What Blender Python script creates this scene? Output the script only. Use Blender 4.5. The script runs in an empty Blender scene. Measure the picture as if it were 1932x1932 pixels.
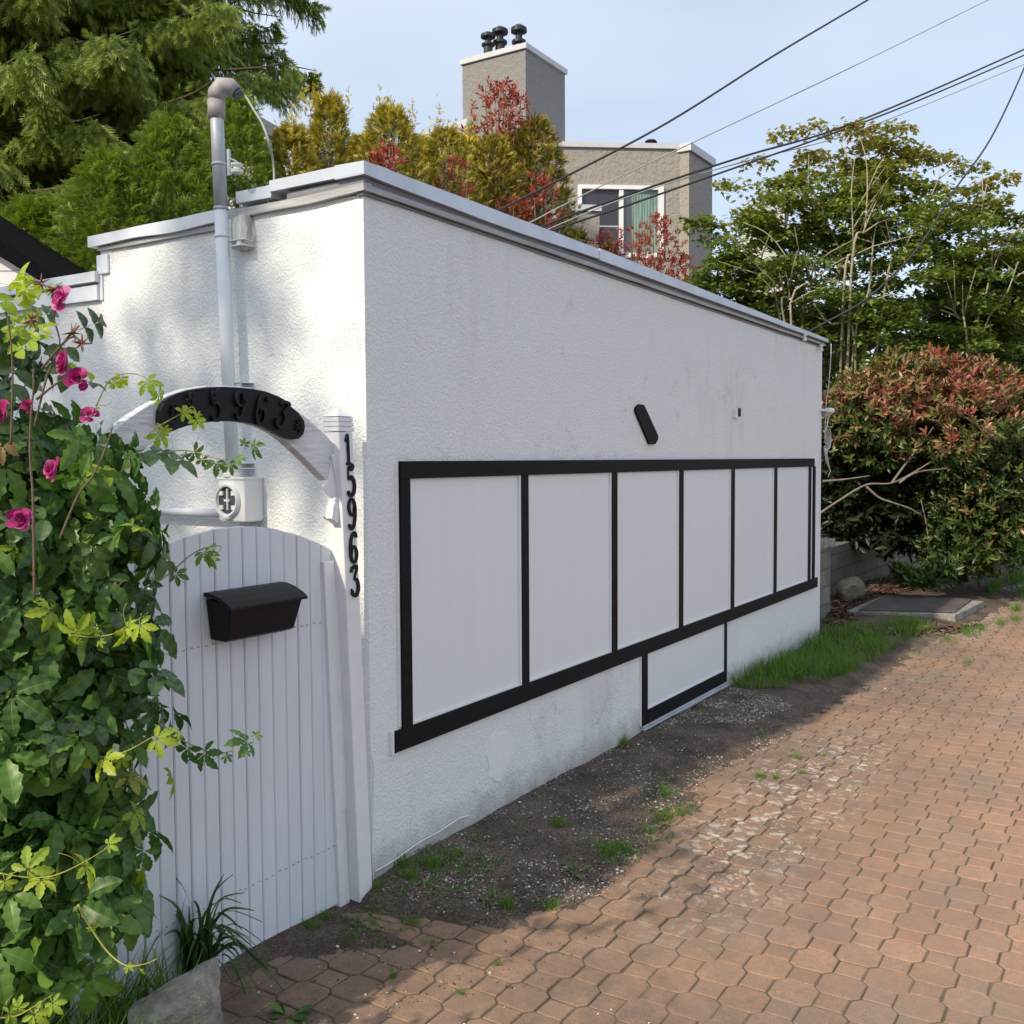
import bpy, math, random
import numpy as np
from mathutils import Vector, Matrix
random.seed(7); rng = np.random.default_rng(7)
scene = bpy.context.scene
col = scene.collection
R_ = math.radians

# ------------------------------------------------------------------ camera
SZ = 1932.0; FOC = 1900.0          # measuring frame of the photograph and focal length in its pixels
VPX, VPY = 2165.0, 861.0           # where the long wall's level lines meet
ROLL = 0.006
yaw = math.atan2(VPX - 966, FOC)
pitch = math.atan2(966 - (VPY + ROLL * (VPX - 966)), FOC)
FW = np.array([math.cos(yaw)*math.cos(pitch), math.sin(yaw)*math.cos(pitch), -math.sin(pitch)])
RT0 = np.array([math.sin(yaw), -math.cos(yaw), 0.0])
UP0 = np.cross(RT0, FW)
RT = math.cos(ROLL)*RT0 - math.sin(ROLL)*UP0
UP = math.sin(ROLL)*RT0 + math.cos(ROLL)*UP0
def ray(x, y): return FW + RT*((x-966)/FOC) + UP*((966-y)/FOC)
_d = ray(703, 1690)
CAM = -_d*(1.57/-_d[2])            # the corner of the wall at the ground is the world's origin, eye 1.57 m up
DH = np.array([math.cos(yaw), math.sin(yaw), 0.0])   # horizontal view direction
def onP(x, y, p, n):
    d = ray(x, y); t = np.dot(np.array(p)-CAM, n)/np.dot(d, n); return CAM + d*t
def onX(x, y, X=0.0): return onP(x, y, (X, 0, 0), (1, 0, 0))
def onY(x, y, Y=0.0): return onP(x, y, (0, Y, 0), (0, 1, 0))
def onZ(x, y, Z=0.0): return onP(x, y, (0, 0, Z), (0, 0, 1))
def dep(x, y, z): return CAM + ray(x, y)*z
def V(p): return Vector([float(a) for a in p])

cd = bpy.data.cameras.new('camera'); cam = bpy.data.objects.new('camera', cd); col.objects.link(cam)
cd.sensor_width = 36; cd.lens = 36*FOC/SZ; cd.clip_start = 0.05; cd.clip_end = 3000
cam.matrix_world = Matrix(((RT[0], UP[0], -FW[0], CAM[0]), (RT[1], UP[1], -FW[1], CAM[1]), (RT[2], UP[2], -FW[2], CAM[2]), (0, 0, 0, 1)))
scene.camera = cam

# ------------------------------------------------------------------ light
EL, AZ = R_(38), R_(11.5)             # the sun stands left, slightly behind the long wall
L = np.array([-math.cos(EL)*math.cos(AZ), math.cos(EL)*math.sin(AZ), math.sin(EL)])
sd = bpy.data.lights.new('sun', 'SUN'); sun = bpy.data.objects.new('sun', sd); col.objects.link(sun)
sd.energy = 3.05; sd.angle = R_(1.0); sd.color = (1.0, 0.86, 0.68)
sun.rotation_euler = V(L).to_track_quat('Z', 'Y').to_euler()
w = bpy.data.worlds.new('World'); scene.world = w; w.use_nodes = True
nt = w.node_tree; N = nt.nodes; LK = nt.links
for n in list(N): N.remove(n)
sky = N.new('ShaderNodeTexSky'); sky.sky_type = 'NISHITA'; sky.sun_disc = False
sky.sun_elevation = EL; sky.sun_rotation = math.atan2(L[0], L[1]); sky.air_density = 1.0; sky.dust_density = 1.5; sky.ozone_density = 1.5
tc = N.new('ShaderNodeTexCoord'); mp = N.new('ShaderNodeMapping'); mp.inputs['Scale'].default_value = (1, 1, 2.6)
nz = N.new('ShaderNodeTexNoise'); nz.inputs['Scale'].default_value = 1.3; nz.inputs['Detail'].default_value = 5; nz.inputs['Roughness'].default_value = 0.45
rp = N.new('ShaderNodeValToRGB'); rp.color_ramp.elements[0].position = 0.34; rp.color_ramp.elements[0].color = (0.50, 0.50, 0.50, 1)
rp.color_ramp.elements[1].position = 0.66; rp.color_ramp.elements[1].color = (0.86, 0.86, 0.86, 1)
mx = N.new('ShaderNodeMixRGB'); mx.inputs[2].default_value = (6.1, 6.7, 7.6, 1)
bg = N.new('ShaderNodeBackground'); bg.inputs['Strength'].default_value = 0.1
wo = N.new('ShaderNodeOutputWorld')
LK.new(tc.outputs['Generated'], mp.inputs['Vector']); LK.new(mp.outputs[0], nz.inputs['Vector']); LK.new(nz.outputs['Fac'], rp.inputs[0])
LK.new(rp.outputs[0], mx.inputs[0]); LK.new(sky.outputs[0], mx.inputs[1]); LK.new(mx.outputs[0], bg.inputs[0]); LK.new(bg.outputs[0], wo.inputs[0])
scene.view_settings.view_transform = 'Standard'; scene.view_settings.look = 'None'; scene.view_settings.gamma = 1
scene.view_settings.exposure = 0.65
scene.render.engine = 'CYCLES'
scene.cycles.max_bounces = 6; scene.cycles.transparent_max_bounces = 8

# ------------------------------------------------------------------ helpers
OFF = {}
def link(o, parent=None, origin=(0, 0, 0)):
    col.objects.link(o)
    if parent is not None:
        o.parent = parent; OFF[o.name] = OFF[parent.name]
        return OFF[parent.name]
    o.location = V(origin); OFF[o.name] = np.array(origin, float)
    return OFF[o.name]
def tag(o, label=None, cat=None, group=None, kind=None):
    if label: o['label'] = label
    if cat: o['category'] = cat
    if group: o['group'] = group
    if kind: o['kind'] = kind
    return o
def thing(name, label, cat, loc, group=None):
    o = bpy.data.objects.new(name, None); o.empty_display_size = 0.1
    link(o, None, loc); return tag(o, label, cat, group)
def norm(a):
    a = np.asarray(a, float); return a/np.maximum(np.linalg.norm(a, axis=-1, keepdims=True), 1e-9)

class MB:
    def __init__(s, M=None): s.v = []; s.f = []; s.M = M; s.sm = []
    def add(s, vs, fs, smooth=False):
        b = len(s.v)
        for p in vs:
            p = np.asarray(p, float)
            if s.M is not None: p = s.M(p)
            s.v.append(tuple(p))
        for f in fs: s.f.append(tuple(i+b for i in f)); s.sm.append(smooth)
        return s
    def box(s, a, b):
        x0, x1 = sorted((a[0], b[0])); y0, y1 = sorted((a[1], b[1])); z0, z1 = sorted((a[2], b[2]))
        return s.add([(x0,y0,z0),(x1,y0,z0),(x1,y1,z0),(x0,y1,z0),(x0,y0,z1),(x1,y0,z1),(x1,y1,z1),(x0,y1,z1)],
                     [(0,3,2,1),(4,5,6,7),(0,1,5,4),(1,2,6,5),(2,3,7,6),(3,0,4,7)])
    def prism(s, pts, ex):       # pts: a planar loop (3d), ex: extrusion vector
        n = len(pts); ex = np.array(ex, float); A = [np.array(p, float) for p in pts]
        return s.add(A+[p+ex for p in A], [tuple(range(n))[::-1], tuple(range(n, 2*n))]+[(i, (i+1) % n, n+(i+1) % n, n+i) for i in range(n)])
    def bands(s, rows, thick):   # rows: list of (outer pt, inner pt) along a strip, extruded by thick
        k = len(rows); t = np.array(thick, float); vs = []
        for o, i in rows: o = np.array(o, float); i = np.array(i, float); vs += [o, i, i+t, o+t]
        fs = [(3,2,1,0), (4*k-4, 4*k-3, 4*k-2, 4*k-1)]
        for a in range(k-1):
            for q in range(4): fs.append((4*a+q, 4*a+(q+1) % 4, 4*a+4+(q+1) % 4, 4*a+4+q))
        return s.add(vs, fs)
    def tube(s, pts, r, n=8, cap=True):
        P = [np.array(p, float) for p in pts]; k = len(P)
        rr = r if hasattr(r, '__len__') else [r]*k
        vs = []; up = None
        for i in range(k):
            t = norm(P[min(i+1, k-1)]-P[max(i-1, 0)])
            if up is None: up = np.array([0, 0, 1.0]) if abs(t[2]) < 0.9 else np.array([1.0, 0, 0])
            a = norm(np.cross(t, up)); b = np.cross(a, t); up = b
            for q in range(n):
                an = 2*math.pi*q/n; vs.append(P[i]+rr[i]*(math.cos(an)*a+math.sin(an)*b))
        fs = [(i*n+q, i*n+(q+1) % n, (i+1)*n+(q+1) % n, (i+1)*n+q) for i in range(k-1) for q in range(n)]
        s.add(vs, fs, True)
        if cap:
            b = len(s.v)-len(vs); s.f.append(tuple(b+q for q in range(n))[::-1]); s.sm.append(False)
            s.f.append(tuple(b+(k-1)*n+q for q in range(n))); s.sm.append(False)
        return s
    def lathe(s, c, prof, n=24, ax='z'):
        vs = []
        for r, h in prof:
            for q in range(n):
                a = 2*math.pi*q/n; x, y = r*math.cos(a), r*math.sin(a)
                p = (x, y, h) if ax == 'z' else ((h, x, y) if ax == 'x' else (x, h, y))
                vs.append(np.array(c)+np.array(p))
        k = len(prof); fs = [(i*n+q, i*n+(q+1) % n, (i+1)*n+(q+1) % n, (i+1)*n+q) for i in range(k-1) for q in range(n)]
        fs += [tuple(range(n))[::-1], tuple((k-1)*n+q for q in range(n))]
        return s.add(vs, fs, False)
    def build(s, name, mat, parent=None, origin=None, bevel=0):
        me = bpy.data.meshes.new(name)
        o = bpy.data.objects.new(name, me)
        if parent is None and origin is None:
            a = np.array(s.v); origin = ((a[:, 0].min()+a[:, 0].max())/2, (a[:, 1].min()+a[:, 1].max())/2, a[:, 2].min())
        of = link(o, parent, origin if origin is not None else (0, 0, 0))
        me.from_pydata([tuple(np.array(p)-of) for p in s.v], [], s.f); me.update()
        me.polygons.foreach_set('use_smooth', s.sm)
        import bmesh as _b
        bm = _b.new(); bm.from_mesh(me); _b.ops.recalc_face_normals(bm, faces=bm.faces); bm.to_mesh(me); bm.free()
        me.materials.append(mat)
        if bevel:
            m = o.modifiers.new('bevel', 'BEVEL'); m.width = bevel; m.segments = 2; m.limit_method = 'ANGLE'; m.angle_limit = R_(40)
        return o

def tri_mesh(name, P, T, mat, parent=None, origin=(0, 0, 0), attrs=None, smooth=False, tt=None):
    me = bpy.data.meshes.new(name); o = bpy.data.objects.new(name, me)
    of = link(o, parent, origin)
    P = np.asarray(P, np.float32)-np.asarray(of, np.float32); T = np.asarray(T, np.int32)
    me.vertices.add(len(P)); me.vertices.foreach_set('co', P.ravel())
    me.loops.add(T.size); me.loops.foreach_set('vertex_index', T.ravel())
    me.polygons.add(len(T)); me.polygons.foreach_set('loop_start', np.arange(len(T), dtype=np.int32)*T.shape[1])
    me.update(calc_edges=True)
    me.polygons.foreach_set('use_smooth', np.full(len(T), bool(smooth)))
    for k, a in (attrs or {}).items():
        at = me.attributes.new(k, 'FLOAT', 'FACE'); at.data.foreach_set('value', np.asarray(a, np.float32))
    me.materials.append(mat); return o

def basis(d, n):
    y = norm(d); x = np.cross(y, n); x = norm(x+1e-6); z = np.cross(x, y); return np.stack([x, y, z], 1)   # rows
def scatter(name, tpl, P, d, n, s, mat, parent=None, origin=(0, 0, 0), rnd=None, smooth=True):
    TV, TT, tint = tpl; k = len(P)
    B = basis(np.broadcast_to(d, (k, 3)), np.broadcast_to(n, (k, 3)))
    s = np.broadcast_to(np.asarray(s, float), (k,)) if np.ndim(s) < 2 else s
    S = s[:, None, None] if np.ndim(s) == 1 else s[:, None, :]
    Vv = np.einsum('kvi,kij->kvj', TV[None]*S, B) + P[:, None, :]
    F = TT[None]+(np.arange(k)*len(TV))[:, None, None]
    if rnd is None: rnd = rng.random(k)
    return tri_mesh(name, Vv.reshape(-1, 3), F.reshape(-1, 3), mat, parent, origin,
                    {'tint': np.tile(tint, k), 'rnd': np.repeat(rnd, len(TT))}, smooth)
def rdir(k): return norm(rng.normal(size=(k, 3)))

# ------------------------------------------------------------------ materials
def newmat(name):
    m = bpy.data.materials.new(name); m.use_nodes = True; nt = m.node_tree
    b = nt.nodes['Principled BSDF']; return m, nt, b
def nd(nt, t, **kw):
    n = nt.nodes.new(t)
    for k, v in kw.items():
        if k in n.inputs: n.inputs[k].default_value = v
        else: setattr(n, k, v)
    return n
def c4(c): return (c[0], c[1], c[2], 1)
def simple(name, c, rough=0.6, metal=0, var=0.12, vs=6, bump=0.0, bs=80, bd=0.002, spec=0.4, stretch=None, c2=None):
    m, nt, b = newmat(name); tc = nd(nt, 'ShaderNodeTexCoord'); mp = nd(nt, 'ShaderNodeMapping')
    if stretch: mp.inputs['Scale'].default_value = stretch
    nt.links.new(tc.outputs['Object'], mp.inputs[0])
    nz = nd(nt, 'ShaderNodeTexNoise', Scale=vs, Detail=6, Roughness=0.65); nt.links.new(mp.outputs[0], nz.inputs['Vector'])
    r = nd(nt, 'ShaderNodeValToRGB'); r.color_ramp.elements[0].position = 0.3; r.color_ramp.elements[1].position = 0.7
    c2 = c2 or [x*(1-var) for x in c]
    r.color_ramp.elements[0].color = c4(c2); r.color_ramp.elements[1].color = c4([min(1, x*(1+var*0.5)) for x in c])
    nt.links.new(nz.outputs['Fac'], r.inputs[0]); nt.links.new(r.outputs[0], b.inputs['Base Color'])
    b.inputs['Roughness'].default_value = rough; b.inputs['Metallic'].default_value = metal; b.inputs['Specular IOR Level'].default_value = spec
    if bump:
        n2 = nd(nt, 'ShaderNodeTexNoise', Scale=bs, Detail=4, Roughness=0.6); nt.links.new(mp.outputs[0], n2.inputs['Vector'])
        bp = nd(nt, 'ShaderNodeBump', Strength=bump, Distance=bd); nt.links.new(n2.outputs['Fac'], bp.inputs['Height']); nt.links.new(bp.outputs[0], b.inputs['Normal'])
    return m
def stucco(name, c, sc, dist, strength=1.0, dirt=(0.5, 0.5, 0.46), cr=False, ridge=False):
    m, nt, b = newmat(name); lk = nt.links.new; tc = nd(nt, 'ShaderNodeTexCoord')
    ob = tc.outputs['Object']
    wn = nd(nt, 'ShaderNodeTexNoise', Scale=sc*0.45, Detail=2); lk(ob, wn.inputs['Vector'])
    mixv = nd(nt, 'ShaderNodeMixRGB', blend_type='ADD'); mixv.inputs[0].default_value = 0.9/sc; lk(ob, mixv.inputs[1]); lk(wn.outputs['Color'], mixv.inputs[2])
    n1 = nd(nt, 'ShaderNodeTexNoise', Scale=sc, Detail=3.5, Roughness=0.55); lk(mixv.outputs[0], n1.inputs['Vector'])
    h = n1.outputs['Fac']
    rr = nd(nt, 'ShaderNodeValToRGB'); rr.color_ramp.elements[0].position = 0.38; rr.color_ramp.elements[1].position = 0.64
    lk(h, rr.inputs[0])
    if ridge:
        rr.color_ramp.elements[0].position = 0.44; rr.color_ramp.elements[1].position = 0.53
    # coats of paint of uneven tone, dirty streaks that run down
    mp = nd(nt, 'ShaderNodeMapping'); mp.inputs['Scale'].default_value = (1, 1, 0.18); lk(ob, mp.inputs[0])
    st = nd(nt, 'ShaderNodeTexNoise', Scale=7, Detail=6, Roughness=0.7); lk(mp.outputs[0], st.inputs['Vector'])
    big = nd(nt, 'ShaderNodeTexNoise', Scale=0.9, Detail=4, Roughness=0.6); lk(ob, big.inputs['Vector'])
    mul = nd(nt, 'ShaderNodeMath', operation='MULTIPLY'); lk(st.outputs['Fac'], mul.inputs[0]); lk(big.outputs['Fac'], mul.inputs[1])
    ds = nd(nt, 'ShaderNodeValToRGB'); ds.color_ramp.elements[0].position = 0.27; ds.color_ramp.elements[1].position = 0.45; ds.color_ramp.elements[1].color = (0.34, 0.34, 0.34, 1)
    lk(mul.outputs[0], ds.inputs[0])
    mc = nd(nt, 'ShaderNodeMixRGB'); mc.inputs[1].default_value = c4(c); mc.inputs[2].default_value = c4(dirt); lk(ds.outputs[0], mc.inputs[0])
    out = mc.outputs[0]
    if cr:   # hairline cracks and chips showing the grey coat
        vo = nd(nt, 'ShaderNodeTexVoronoi', feature='DISTANCE_TO_EDGE', Scale=2.3); w2 = nd(nt, 'ShaderNodeTexNoise', Scale=5, Detail=8, Roughness=0.75); lk(ob, w2.inputs['Vector'])
        mv = nd(nt, 'ShaderNodeMixRGB', blend_type='ADD'); mv.inputs[0].default_value = 0.45; lk(ob, mv.inputs[1]); lk(w2.outputs['Color'], mv.inputs[2]); lk(mv.outputs[0], vo.inputs['Vector'])
        lt = nd(nt, 'ShaderNodeMath', operation='LESS_THAN'); lt.inputs[1].default_value = 0.005; lk(vo.outputs[0], lt.inputs[0])
        m2 = nd(nt, 'ShaderNodeTexNoise', Scale=1.7, Detail=3); lk(ob, m2.inputs['Vector'])
        gt = nd(nt, 'ShaderNodeMath', operation='GREATER_THAN'); gt.inputs[1].default_value = 0.57; lk(m2.outputs['Fac'], gt.inputs[0])
        mm = nd(nt, 'ShaderNodeMath', operation='MULTIPLY'); lk(lt.outputs[0], mm.inputs[0]); lk(gt.outputs[0], mm.inputs[1])
        m3 = nd(nt, 'ShaderNodeMath', operation='MULTIPLY'); m3.inputs[1].default_value = 0.55; lk(mm.outputs[0], m3.inputs[0])
        mk = nd(nt, 'ShaderNodeMixRGB'); mk.inputs[2].default_value = (0.22, 0.22, 0.23, 1); lk(m3.outputs[0], mk.inputs[0]); lk(out, mk.inputs[1]); out = mk.outputs[0]
    if cr:   # soil splashed up the foot of the wall
        sp = nd(nt, 'ShaderNodeSeparateXYZ'); lk(ob, sp.inputs[0]); sn = nd(nt, 'ShaderNodeTexNoise', Scale=9, Detail=8, Roughness=0.75); lk(ob, sn.inputs['Vector'])
        ma = nd(nt, 'ShaderNodeMath', operation='MULTIPLY_ADD'); ma.inputs[1].default_value = -0.30; lk(sn.outputs['Fac'], ma.inputs[0]); lk(sp.outputs[2], ma.inputs[2])
        mr = nd(nt, 'ShaderNodeMapRange'); mr.inputs[1].default_value = -0.10; mr.inputs[2].default_value = 0.06; mr.inputs[3].default_value = 0.75; mr.inputs[4].default_value = 0.0; lk(ma.outputs[0], mr.inputs[0])
        mg = nd(nt, 'ShaderNodeMixRGB'); mg.inputs[2].default_value = (0.30, 0.27, 0.23, 1); lk(mr.outputs[0], mg.inputs[0]); lk(out, mg.inputs[1]); out = mg.outputs[0]
    lk(out, b.inputs['Base Color']); b.inputs['Roughness'].default_value = 0.85; b.inputs['Specular IOR Level'].default_value = 0.25
    bp = nd(nt, 'ShaderNodeBump', Strength=strength, Distance=dist); lk(rr.outputs[0], bp.inputs['Height']); lk(bp.outputs[0], b.inputs['Normal'])
    return m
def leafmat(name, cols, tip=None, trans=0.3, rough=0.45, spec=0.35, tipw=1.0):
    m, nt, b = newmat(name); lk = nt.links.new
    a = nd(nt, 'ShaderNodeAttribute', attribute_name='rnd'); t = nd(nt, 'ShaderNodeAttribute', attribute_name='tint')
    r = nd(nt, 'ShaderNodeValToRGB'); e = r.color_ramp.elements
    while len(e) < len(cols): e.new(0.5)
    for i, c in enumerate(cols): e[i].position = i/(len(cols)-1) if len(cols) > 1 else 0; e[i].color = c4(c)
    lk(a.outputs['Fac'], r.inputs[0]); out = r.outputs[0]
    if tip:
        mx = nd(nt, 'ShaderNodeMixRGB'); mx.inputs[2].default_value = c4(tip); mu = nd(nt, 'ShaderNodeMath', operation='MULTIPLY'); mu.inputs[1].default_value = tipw
        lk(t.outputs['Fac'], mu.inputs[0]); lk(mu.outputs[0], mx.inputs[0]); lk(out, mx.inputs[1]); out = mx.outputs[0]
    lk(out, b.inputs['Base Color']); b.inputs['Roughness'].default_value = rough; b.inputs['Specular IOR Level'].default_value = spec
    tr = nd(nt, 'ShaderNodeBsdfTranslucent'); hs = nd(nt, 'ShaderNodeHueSaturation', Value=1.5, Saturation=1.1); lk(out, hs.inputs['Color']); lk(hs.outputs[0], tr.inputs['Color'])
    ms = nd(nt, 'ShaderNodeMixShader'); ms.inputs[0].default_value = trans
    lk(b.outputs[0], ms.inputs[1]); lk(tr.outputs[0], ms.inputs[2]); lk(ms.outputs[0], nt.nodes['Material Output'].inputs[0])
    return m

M = {}
M['stucco'] = stucco('white_stucco', (0.79, 0.815, 0.82), 105, 0.0055, 0.55, cr=True)
M['smooth_stucco'] = stucco('white_patch', (0.78, 0.79, 0.81), 22, 0.002, 0.5)
M['grey_stucco'] = stucco('grey_stucco', (0.315, 0.295, 0.265), 11, 0.008, 0.7, dirt=(0.25, 0.24, 0.22), ridge=True)
M['white'] = simple('white_paint', (0.76, 0.77, 0.78), 0.45, var=0.08, vs=9, bump=0.15, bs=60)
M['panel'] = simple('panel_paint', (0.735, 0.765, 0.78), 0.5, var=0.02, vs=2, bump=0.1, bs=40, stretch=(6, 6, 0.4))
M['gate'] = simple('gate_paint', (0.66, 0.69, 0.74), 0.45, var=0.07, vs=5, bump=0.25, bs=30, bd=0.001, stretch=(4, 4, 0.4))
M['oldwood'] = simple('weathered_white_wood', (0.72, 0.73, 0.76), 0.6, var=0.3, vs=9, bump=0.9, bs=40, bd=0.004, stretch=(0.8, 1, 8))
M['black'] = simple('black_paint', (0.006, 0.006, 0.008), 0.5, spec=0.25, var=0.3, vs=20, bump=0.25, bs=90, bd=0.0015)
M['blackwood'] = simple('black_trim_paint', (0.009, 0.009, 0.011), 0.55, var=0.4, vs=12, bump=0.6, bs=60, bd=0.002, stretch=(0.25, 1, 6), spec=0.12)
M['blackplastic'] = simple('black_plastic', (0.007, 0.007, 0.009), 0.42, spec=0.22, var=0.1, vs=5, bump=0.15, bs=300, bd=0.0005)
M['metal'] = simple('roof_flashing', (0.56, 0.61, 0.68), 0.42, 0.35, var=0.18, vs=4, bump=0.1, bs=10, bd=0.004)
M['darkmetal'] = simple('dark_drip_edge', (0.20, 0.21, 0.23), 0.6, 0.2, var=0.4, vs=6, stretch=(0.4, 0.4, 8))
M['greydrip'] = simple('grey_fascia', (0.40, 0.41, 0.42), 0.6, 0, var=0.3, vs=8, bump=0.4, bs=30, bd=0.003, stretch=(0.4, 0.4, 6))
M['galv'] = simple('galvanised_pipe', (0.42, 0.45, 0.50), 0.5, 0.25, var=0.25, vs=8)
M['whitepipe'] = simple('painted_pipe', (0.68, 0.73, 0.78), 0.35, var=0.08, vs=8)
M['hood'] = simple('grey_cast_hood', (0.33, 0.31, 0.32), 0.6, 0.1, var=0.2, vs=15, bump=0.3, bs=60)
M['boxgrey'] = simple('meter_enamel', (0.72, 0.73, 0.72), 0.4, var=0.06, vs=8)
M['dark'] = simple('dark_interior', (0.06, 0.075, 0.085), 0.6)
M['porcelain'] = simple('porcelain', (0.62, 0.66, 0.60), 0.25, var=0.1, vs=20)
M['cable'] = simple('black_cable', (0.03, 0.03, 0.035), 0.6)
M['greycable'] = simple('grey_cable', (0.32, 0.36, 0.33), 0.6)
M['whitecable'] = simple('white_cable', (0.75, 0.76, 0.78), 0.5)
M['rot'] = simple('peeling_board', (0.66, 0.68, 0.66), 0.8, var=0.5, vs=14, bump=1, bs=50, bd=0.006, stretch=(3, 3, 0.6), c2=(0.25, 0.22, 0.17))
M['siding'] = simple('white_siding', (0.70, 0.71, 0.72), 0.6, var=0.1, vs=4)
M['roofdark'] = simple('dark_shingle', (0.006, 0.006, 0.008), 0.95, spec=0.05, var=0.4, vs=40, bump=0.6, bs=60)
M['bark'] = simple('brown_bark', (0.10, 0.075, 0.05), 0.9, var=0.5, vs=12, bump=1, bs=30, bd=0.01, stretch=(1, 1, 0.3))
M['greylimb'] = simple('weathered_branch', (0.20, 0.175, 0.135), 0.85, var=0.4, vs=20, bump=0.5, bs=90, bd=0.003)
M['limb'] = simple('olive_bark', (0.34, 0.31, 0.20), 0.8, var=0.35, vs=10, bump=0.5, bs=60, bd=0.003)
M['stem'] = simple('green_stem', (0.16, 0.18, 0.06), 0.6, var=0.4, vs=20)
M['woody'] = simple('woody_stem', (0.12, 0.08, 0.05), 0.8, var=0.4, vs=40, bump=1, bs=200)
M['redstem'] = simple('reddish_stem', (0.22, 0.12, 0.08), 0.7, var=0.4, vs=20)
M['tendril'] = simple('yellow_green_stem', (0.32, 0.33, 0.07), 0.5, var=0.3, vs=20)
M['concrete'] = simple('old_concrete', (0.30, 0.285, 0.25), 0.9, var=0.6, vs=11, bump=1.0, bs=38, bd=0.012)
M['lid'] = simple('weathered_lid', (0.10, 0.09, 0.085), 0.7, var=0.35, vs=5, bump=0.4, bs=30, bd=0.003)
M['rock'] = simple('mossy_stone', (0.20, 0.19, 0.13), 0.9, var=0.4, vs=12, bump=1, bs=30, bd=0.01)
M['glassdark'] = simple('window_screen', (0.035, 0.038, 0.045), 0.25, var=0.2, vs=3, spec=0.6)
M['glass'] = simple('window_glass', (0.05, 0.06, 0.07), 0.06, var=0.3, vs=2, spec=1.0)
M['curtain'] = simple('green_curtain', (0.16, 0.26, 0.22), 0.4, var=0.6, vs=6, stretch=(4, 4, 0.5), spec=0.8)
M['flue'] = simple('black_flue', (0.03, 0.032, 0.036), 0.45, 0.3)
M['cream'] = simple('cream_house', (0.62, 0.60, 0.55), 0.8)
M['chimney'] = stucco('chimney_stucco', (0.25, 0.245, 0.24), 11, 0.008, 0.7, dirt=(0.2, 0.19, 0.17), ridge=True)
M['putty'] = simple('cap_flashing', (0.55, 0.57, 0.60), 0.5, var=0.1)
M['creamwood'] = simple('cream_underside', (0.72, 0.70, 0.62), 0.6, var=0.1)
M['rail'] = simple('railing_grey', (0.3, 0.3, 0.3), 0.5)
# ------------------------------------------------------------------ ground, lane
def lz(x, y):
    return 0.012*np.sin(x*0.9+0.6)*np.cos(y*1.3) - 0.012*np.exp(-((y+1.05+0.04*x)/0.22)**2)
def vnoise(x, y, s, seed=0):
    x = np.asarray(x, float)*s; y = np.asarray(y, float)*s
    xi = np.floor(x).astype(int); yi = np.floor(y).astype(int); fx = x-xi; fy = y-yi
    def h(a, b):
        v = np.sin(a*127.1+b*311.7+seed*74.7)*43758.5453; return v-np.floor(v)
    fx = fx*fx*(3-2*fx); fy = fy*fy*(3-2*fy)
    return (h(xi, yi)*(1-fx)+h(xi+1, yi)*fx)*(1-fy)+(h(xi, yi+1)*(1-fx)+h(xi+1, yi+1)*fx)*fy
def fbm(x, y, s, seed=0): return 0.5*vnoise(x, y, s, seed)+0.3*vnoise(x, y, s*2.1, seed+1)+0.2*vnoise(x, y, s*4.3, seed+2)

M['soil'] = simple('soil', (0.085, 0.062, 0.045), 0.95, var=0.55, vs=3, bump=1, bs=40, bd=0.02)
m, nt_, b = newmat('soil_by_wall'); M['dirt'] = m; lk = nt_.links.new
tcx = nd(nt_, 'ShaderNodeTexCoord'); n1 = nd(nt_, 'ShaderNodeTexNoise', Scale=3.5, Detail=8, Roughness=0.7); n2 = nd(nt_, 'ShaderNodeTexNoise', Scale=110, Detail=4, Roughness=0.7)
lk(tcx.outputs['Object'], n1.inputs['Vector']); lk(tcx.outputs['Object'], n2.inputs['Vector'])
r1 = nd(nt_, 'ShaderNodeValToRGB'); e = r1.color_ramp.elements; e[0].position = 0.35; e[0].color = (0.060, 0.044, 0.033, 1); e[1].position = 0.66; e[1].color = (0.19, 0.145, 0.110, 1)
r2 = nd(nt_, 'ShaderNodeValToRGB'); e = r2.color_ramp.elements; e[0].position = 0.35; e[0].color = (0.35, 0.35, 0.35, 1); e[1].position = 0.68; e[1].color = (1.6, 1.55, 1.5, 1)
lk(n1.outputs['Fac'], r1.inputs[0]); lk(n2.outputs['Fac'], r2.inputs[0])
mu = nd(nt_, 'ShaderNodeMixRGB', blend_type='MULTIPLY'); mu.inputs[0].default_value = 1; lk(r1.outputs[0], mu.inputs[1]); lk(r2.outputs[0], mu.inputs[2]); lk(mu.outputs[0], b.inputs['Base Color'])
b.inputs['Roughness'].default_value = 0.95; bp = nd(nt_, 'ShaderNodeBump', Strength=1.0, Distance=0.012); lk(n2.outputs['Fac'], bp.inputs['Height']); lk(bp.outputs[0], b.inputs['Normal'])

g = MB(); g.add([(-400, -400, -0.06), (900, -400, -0.06), (900, 900, -0.06), (-400, 900, -0.06)], [(0, 1, 2, 3)])
tag(g.build('ground', M['soil'], origin=(0, 0, -0.06)), kind='structure')

# bed of the lane: sand and moss in the joints
def grid(x0, x1, y0, y1, st, zf):
    X = np.arange(x0, x1+st/2, st); Y = np.arange(y0, y1+st/2, st); gx, gy = np.meshgrid(X, Y); z = zf(gx, gy)
    P = np.stack([gx, gy, z], -1).reshape(-1, 3); nx = len(X); ny = len(Y)
    i = (np.arange(ny-1)[:, None]*nx+np.arange(nx-1)[None]).ravel()
    return P, np.stack([i, i+1, i+nx+1, i+nx], 1)
M['joint'] = simple('joint_sand', (0.14, 0.105, 0.075), 0.95, var=0.6, vs=5, bump=1, bs=120, bd=0.004, c2=(0.050, 0.050, 0.026))
P, T = grid(-3.4, 26, -5.2, 0.12, 0.2, lambda x, y: lz(x, y)-0.0042)
tag(tri_mesh('lane_bed', P, T, M['joint'], smooth=True), kind='structure')
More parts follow.
